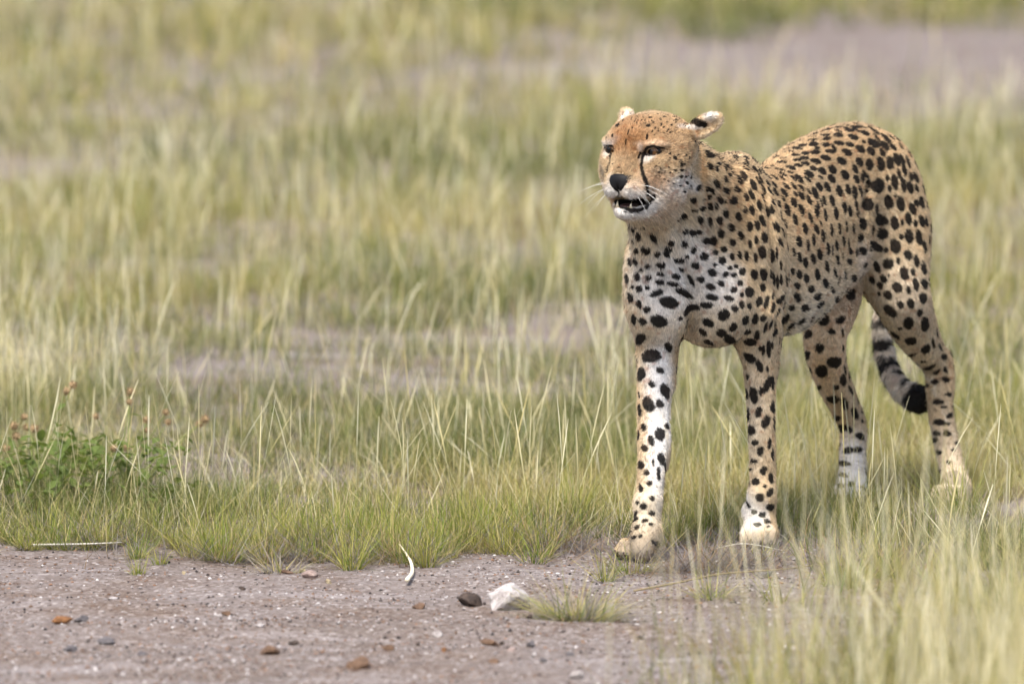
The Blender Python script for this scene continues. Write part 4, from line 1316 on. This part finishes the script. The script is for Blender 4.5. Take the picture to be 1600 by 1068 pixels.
rock(788, 950, 92, 54, "white", "large rough white rock at the edge of the track below the grass", 4, "white_rock", 4, .8, .75, "rock")
rock(735, 945, 38, 27, "dark", "dark brown angular rock touching the left of the large white rock", 9, "dark_rock", 3, .8, .3, "rock")
for i, (u, v, w, h, k, lab) in enumerate((
    (97, 979, 36, 15, "orange", "rusty orange clod on the gravel at far left beside a grey stone"),
    (127, 976, 26, 14, "grey", "grey stone just right of the rusty orange clod at far left"),
    (166, 1002, 30, 16, "grey", "wedge shaped grey stone below and right of the rusty orange clod"),
    (355, 957, 20, 10, "brown", "small reddish brown pebble alone in the middle of the left gravel"),
    (177, 935, 16, 9, "white", "small white pebble above the wedge shaped grey stone"),
    (408, 987, 15, 7, "white", "tiny flat white pebble right of the reddish brown pebble"),
    (380, 922, 16, 8, "dark", "small dark pebble near the grass below the pale slab"),
    (483, 909, 42, 15, "pink", "flat pale pink slab of stone lying at the grass edge"),
    (472, 895, 12, 10, "cream", "round cream pebble against the top of the pale pink slab"),
    (287, 903, 11, 9, "cream", "round cream pebble below the small grass sprout at left"),
    (449, 901, 24, 8, "brown", "thin brown chip left of the pale pink slab"),
    (420, 1029, 44, 20, "brown", "crumbly brown clod in the lower left of the track"),
    (460, 1007, 24, 9, "dark", "dark grey flat pebble above right of the crumbly brown clod"),
    (221, 1032, 20, 9, "grey", "small grey pebble in the lower left of the track"),
    (112, 1014, 26, 12, "grey", "half buried grey stone left of the wedge shaped grey stone"),
    (190, 1065, 10, 7, "white", "tiny white pebble at the bottom edge on the left"),
    (653, 951, 26, 13, "brown", "brown stone on the gravel left of the dark brown rock"),
    (683, 994, 18, 12, "white", "small white stone below the dark brown rock"),
    (653, 1004, 10, 9, "dark", "tiny dark pebble left below the small white stone"),
    (784, 1003, 13, 10, "dark", "small dark grey pebble straight below the large white rock"),
    (830, 1015, 19, 14, "grey", "blue grey stone below right of the large white rock"),
    (801, 1026, 22, 10, "pink", "pale flat stone between the blue grey stone and the bottom edge"),
    (890, 1030, 13, 11, "grey", "grey pebble right of the blue grey stone near the bottom"),
    (770, 1041, 22, 11, "brown", "dark brown clod near the bottom edge below the large white rock"),
    (561, 1053, 66, 26, "brown", "long brown clod of earth at the bottom edge in the middle"),
    (898, 1066, 30, 20, "white", "white stone cut by the bottom edge right of the middle"),
    (850, 1040, 14, 8, "grey", "tiny grey pebble just above the white stone at the bottom edge"),
    (514, 914, 12, 9, "cream", "round cream pebble right of the pale pink slab"),
    (606, 1012, 22, 12, "brown", "small brown clod above right of the long brown clod"),
    (828, 970, 14, 10, "dark", "small dark pebble under the right side of the large white rock"),
    (765, 1015, 34, 14, "brown", "low brown clod left of the blue grey stone"),
    (694, 1019, 10, 9, "orange", "tiny orange pebble below the small white stone"),
    (648, 1063, 9, 7, "white", "tiny white pebble at the bottom edge right of the long brown clod"),
    (1195, 905, 34, 16, "grey", "grey stone half hidden by grass below the cheetah's left forepaw"),
    (1470, 787, 20, 10, "white", "small white stone by the cheetah's rearmost paw"),
)):
    rock(u, v, w, h, k, lab, 20 + i, "pebble" if w < 24 else "stone")

# bleached twig and fallen stalks
M_TWIG = plain("bleached_wood", tuple(lin(226, 214, 186)), .7, .2)
M_DRY = plain("dry_stalk", tuple(lin(206, 200, 186)), .7, .2)
def lying(name, pts, r0, r1, mat, label, cat, lift=0.0):
    c = G(pts[0][0], pts[0][1])
    P3 = []
    for (u, v, zz) in pts:
        p = G(u, v, zz); P3.append(p)
    Q_ = smooth_pts([(p, r0 + (r1 - r0) * i / (len(P3) - 1)) for i, p in enumerate(P3)], 5)
    V, F = taper_tube([q[:3] + np.array([0, 0, .003]) for q in Q_], r0, r1, 7)
    return tag(new_mesh(name, V, F, mat), label, cat)
lying("twig", [(636, 908, .006), (644, 896, .010), (642, 880, .016), (634, 866, .02), (624, 852, .03)], .0046, .0014, M_TWIG, "curved bleached white twig sticking out of the grass onto the track", "twig")
lying("fallen_stalk", [(52, 853, .003), (110, 852, .003), (150, 851, .004), (190, 849, .004)], .0022, .0012, M_DRY, "pale straight stalk lying along the grass edge at far left", "stalk")
lying("fallen_stalk", [(990, 925, .01), (1060, 912, .02), (1130, 898, .03), (1250, 888, .03), (1430, 858, .02)], .0022, .0010, plain("brown_stalk", tuple(lin(130, 116, 88)), .7, .2), "long thin brown stalk bent across the ground below the forepaws", "stalk")
lying("fallen_stalk", [(1120, 858, .004), (1165, 851, .02), (1225, 862, .004)], .0012, .0008, M_DRY, "short pale straw lying in front of the left forepaw", "stalk")

# single tufts that stand apart
def tuft(u, v, n, spread, hmin, hmax, label, dead=0.0, lean=.5):
    c = G(u, v)
    e = empty("grass_tuft", Vector((c[0], c[1], 0)))
    tag(e, label, "grass tuft")
    a = GR.uniform(0, 6.283, n); r = spread * np.sqrt(GR.random(n))
    x, y = c[0] + r * np.cos(a), c[1] + r * np.sin(a)
    col = np.where(GR.random((n, 1)) < dead, np.where(GR.random((n, 1)) < .6, GREY, STRAW * .85), np.where(GR.random((n, 1)) < .55, GREEN, YGREEN)) * GR.uniform(.75, 1.15, (n, 1))
    ln = np.where(GR.random(n) < dead, GR.uniform(.8, 1.4, n), np.abs(GR.normal(lean, .3, n)))
    V, F, C = ribbons(np.stack([x, y, ground_z(x, y) - .002], 1), a + GR.normal(0, .4, n), ln, GR.uniform(0, .7, n), GR.uniform(hmin, hmax, n), np.full(n, .0022) * GR.uniform(.6, 1.2, n), 4, col * .8, col * .7 + STRAW * .3)
    o = fast_mesh("blades", V, F, M_GRASS, None, False, {"tint": C}); o["kind"] = "stuff"
    adopt(o, e)
tuft(902, 966, 560, .065, .05, .15, "spreading grey and green grass tuft just right of the large white rock", .65, .7)
tuft(216, 900, 46, .012, .02, .06, "small green grass sprout standing alone on the gravel at left", .1)
tuft(250, 886, 50, .012, .02, .055, "little green grass sprout right of the one standing alone on the gravel", .15)
tuft(550, 890, 90, .02, .05, .11, "yellow green grass tuft left of the bleached twig at the track edge", .3, .45)
tuft(667, 888, 100, .02, .04, .09, "green grass tuft right of the bleached twig at the track edge", .35, .5)
tuft(440, 895, 120, .04, .04, .10, "grey dead grass tuft sprawling over the gravel by the pale pink slab", .8, .7)
tuft(945, 905, 50, .015, .04, .09, "thin upright tuft right in front of the cheetah's leading forepaw", .2, .3)
tuft(1110, 935, 100, .03, .04, .10, "small straw coloured tuft on bare soil between the forepaws and the camera", .5, .5)
tuft(1320, 915, 150, .04, .05, .12, "dense green tuft below the hind paws left of the tall foreground grass", .25, .45)
tuft(1500, 812, 170, .06, .07, .17, "tall pale tuft hiding the cheetah's rearmost paw at right", .1, .3)
tuft(1325, 806, 130, .05, .05, .12, "pale tuft hiding the toes of the hind paw under the belly", .15, .3)
tuft(985, 893, 150, .04, .03, .085, "dry brownish tuft over the toes of the leading forepaw", .5, .4)

tuft(1190, 874, 110, .05, .025, .06, "low dry tuft in front of the toes of the left forepaw", .6, .5)

# leafy plants with brown burr heads
M_LEAF = stone_material("green_leaf", tuple(lin(112, 124, 64)), tuple(lin(80, 100, 50)), 40)
_nt = M_LEAF.node_tree
_t = _nt.nodes.new("ShaderNodeBsdfTranslucent"); _t.inputs[0].default_value = (*lin(120, 134, 56), 1)
_m = _nt.nodes.new("ShaderNodeMixShader"); _m.inputs[0].default_value = .35
_nt.links.new(_nt.nodes["Principled BSDF"].outputs[0], _m.inputs[1]); _nt.links.new(_t.outputs[0], _m.inputs[2])
_nt.links.new(_m.outputs[0], _nt.nodes["Material Output"].inputs[0])
M_STEM = plain("plant_stem", tuple(lin(120, 130, 70)), .7, .2)
M_BURR = plain("burr", tuple(lin(150, 128, 96)), .85, .1)
def leaf_mesh():
    V, F = [], []
    for i in range(7):
        t = i / 6
        w = .30 * math.sin(math.pi * min(1, t * .93 + .06)) ** .8
        for j in (-1, -.5, 0, .5, 1):
            V.append((j * w, t, .10 * abs(j) * w * 4 - .25 * t * t + .02 * math.sin(t * 9 + j)))
    for i in range(6):
        for j in range(4):
            a = i * 5 + j
            F.append((a, a + 1, a + 6, a + 5))
    me = bpy.data.meshes.new("leaf"); me.from_pydata(V, [], F); me.materials.append(M_LEAF)
    me.polygons.foreach_set("use_smooth", [True] * len(F))
    return me
def burr_mesh():
    V, F = uv_sphere(np.zeros(3), (.55, .55, .55), np.eye(3), 8, 6)
    r = np.random.default_rng(2)
    for _ in range(90):
        d = r.normal(0, 1, 3); d /= np.linalg.norm(d); a = np.cross(d, [.1, .9, .3]); a /= np.linalg.norm(a); b_ = np.cross(d, a)
        k = len(V)
        V += [d * .5 + a * .07, d * .5 - a * .035 + b_ * .06, d * .5 - a * .035 - b_ * .06, d * r.uniform(.85, 1.1)]
        F += [(k, k + 1, k + 3), (k + 1, k + 2, k + 3), (k + 2, k, k + 3)]
    me = bpy.data.meshes.new("seed_head"); me.from_pydata([tuple(v) for v in V], [], F); me.materials.append(M_BURR)
    return me
LEAF, BURR = leaf_mesh(), burr_mesh()
pr = random.Random(8)
def leafy(u, v, label, heads, nleaf, spread, hmax):
    c = G(u, v); yb = c[1]
    e = empty("leafy_plant", Vector((c[0], yb, 0)))
    tag(e, label, "plant", "leafy plants with burr heads in the left grass")
    def place(me, name, p, s, rot):
        o = bpy.data.objects.new(name, me); COL.objects.link(o); o.parent = e
        o.location = Vector(p) - e.location; o.scale = (s, s, s); o.rotation_euler = rot
    def stem(a, b_, r):
        m = (a + b_) / 2 + np.array([pr.uniform(-.012, .012), pr.uniform(-.012, .012), .01])
        V, F = taper_tube([q[:3] for q in smooth_pts([(a, r), (m, r), (b_, r)], 4)], r, r * .5, 5)
        o = new_mesh("stem", V, F, M_STEM); adopt(o, e)
    root = np.array([c[0], yb, 0.0])
    for (hu, hv) in heads:
        y = yb + pr.uniform(-.08, .10)
        p = P(hu, hv, y)
        a = root + np.array([pr.uniform(-.03, .03), pr.uniform(-.03, .03), 0])
        stem(a, p, .0014)
        place(BURR, "seed_head", p, pr.uniform(.0095, .0135), (pr.uniform(0, 6), pr.uniform(0, 6), 0))
        for _ in range(2):
            t = pr.uniform(.45, .85)
            place(LEAF, "leaf", a + (p - a) * t, pr.uniform(.022, .036), (pr.uniform(-.3, .5), pr.uniform(-.4, .4), pr.uniform(0, 6.28)))
    for _ in range(nleaf):
        a = pr.uniform(0, 6.28); r = spread * math.sqrt(pr.random())
        p = root + np.array([r * math.cos(a), r * math.sin(a), pr.uniform(.0, hmax)])
        place(LEAF, "leaf", p, pr.uniform(.018, .033), (pr.uniform(.1, 1.2), pr.uniform(-.4, .4), pr.uniform(0, 6.28)))
    for _ in range(7):
        a = pr.uniform(0, 6.28)
        stem(root, root + np.array([spread * .8 * math.cos(a), spread * .8 * math.sin(a), hmax * .9]), .0016)
leafy(60, 792, "leafy green plant with brown burr heads at the far left edge", [(38, 651), (22, 665), (43, 667), (54, 669), (25, 681), (114, 601), (104, 611), (10, 700)], 230, .17, .14)
leafy(190, 790, "leafy green plant with brown burr heads right of the far left one", [(204, 612), (202, 628), (229, 656), (230, 672), (259, 644), (263, 659), (197, 698), (312, 662), (320, 655), (150, 650), (178, 700)], 170, .17, .13)
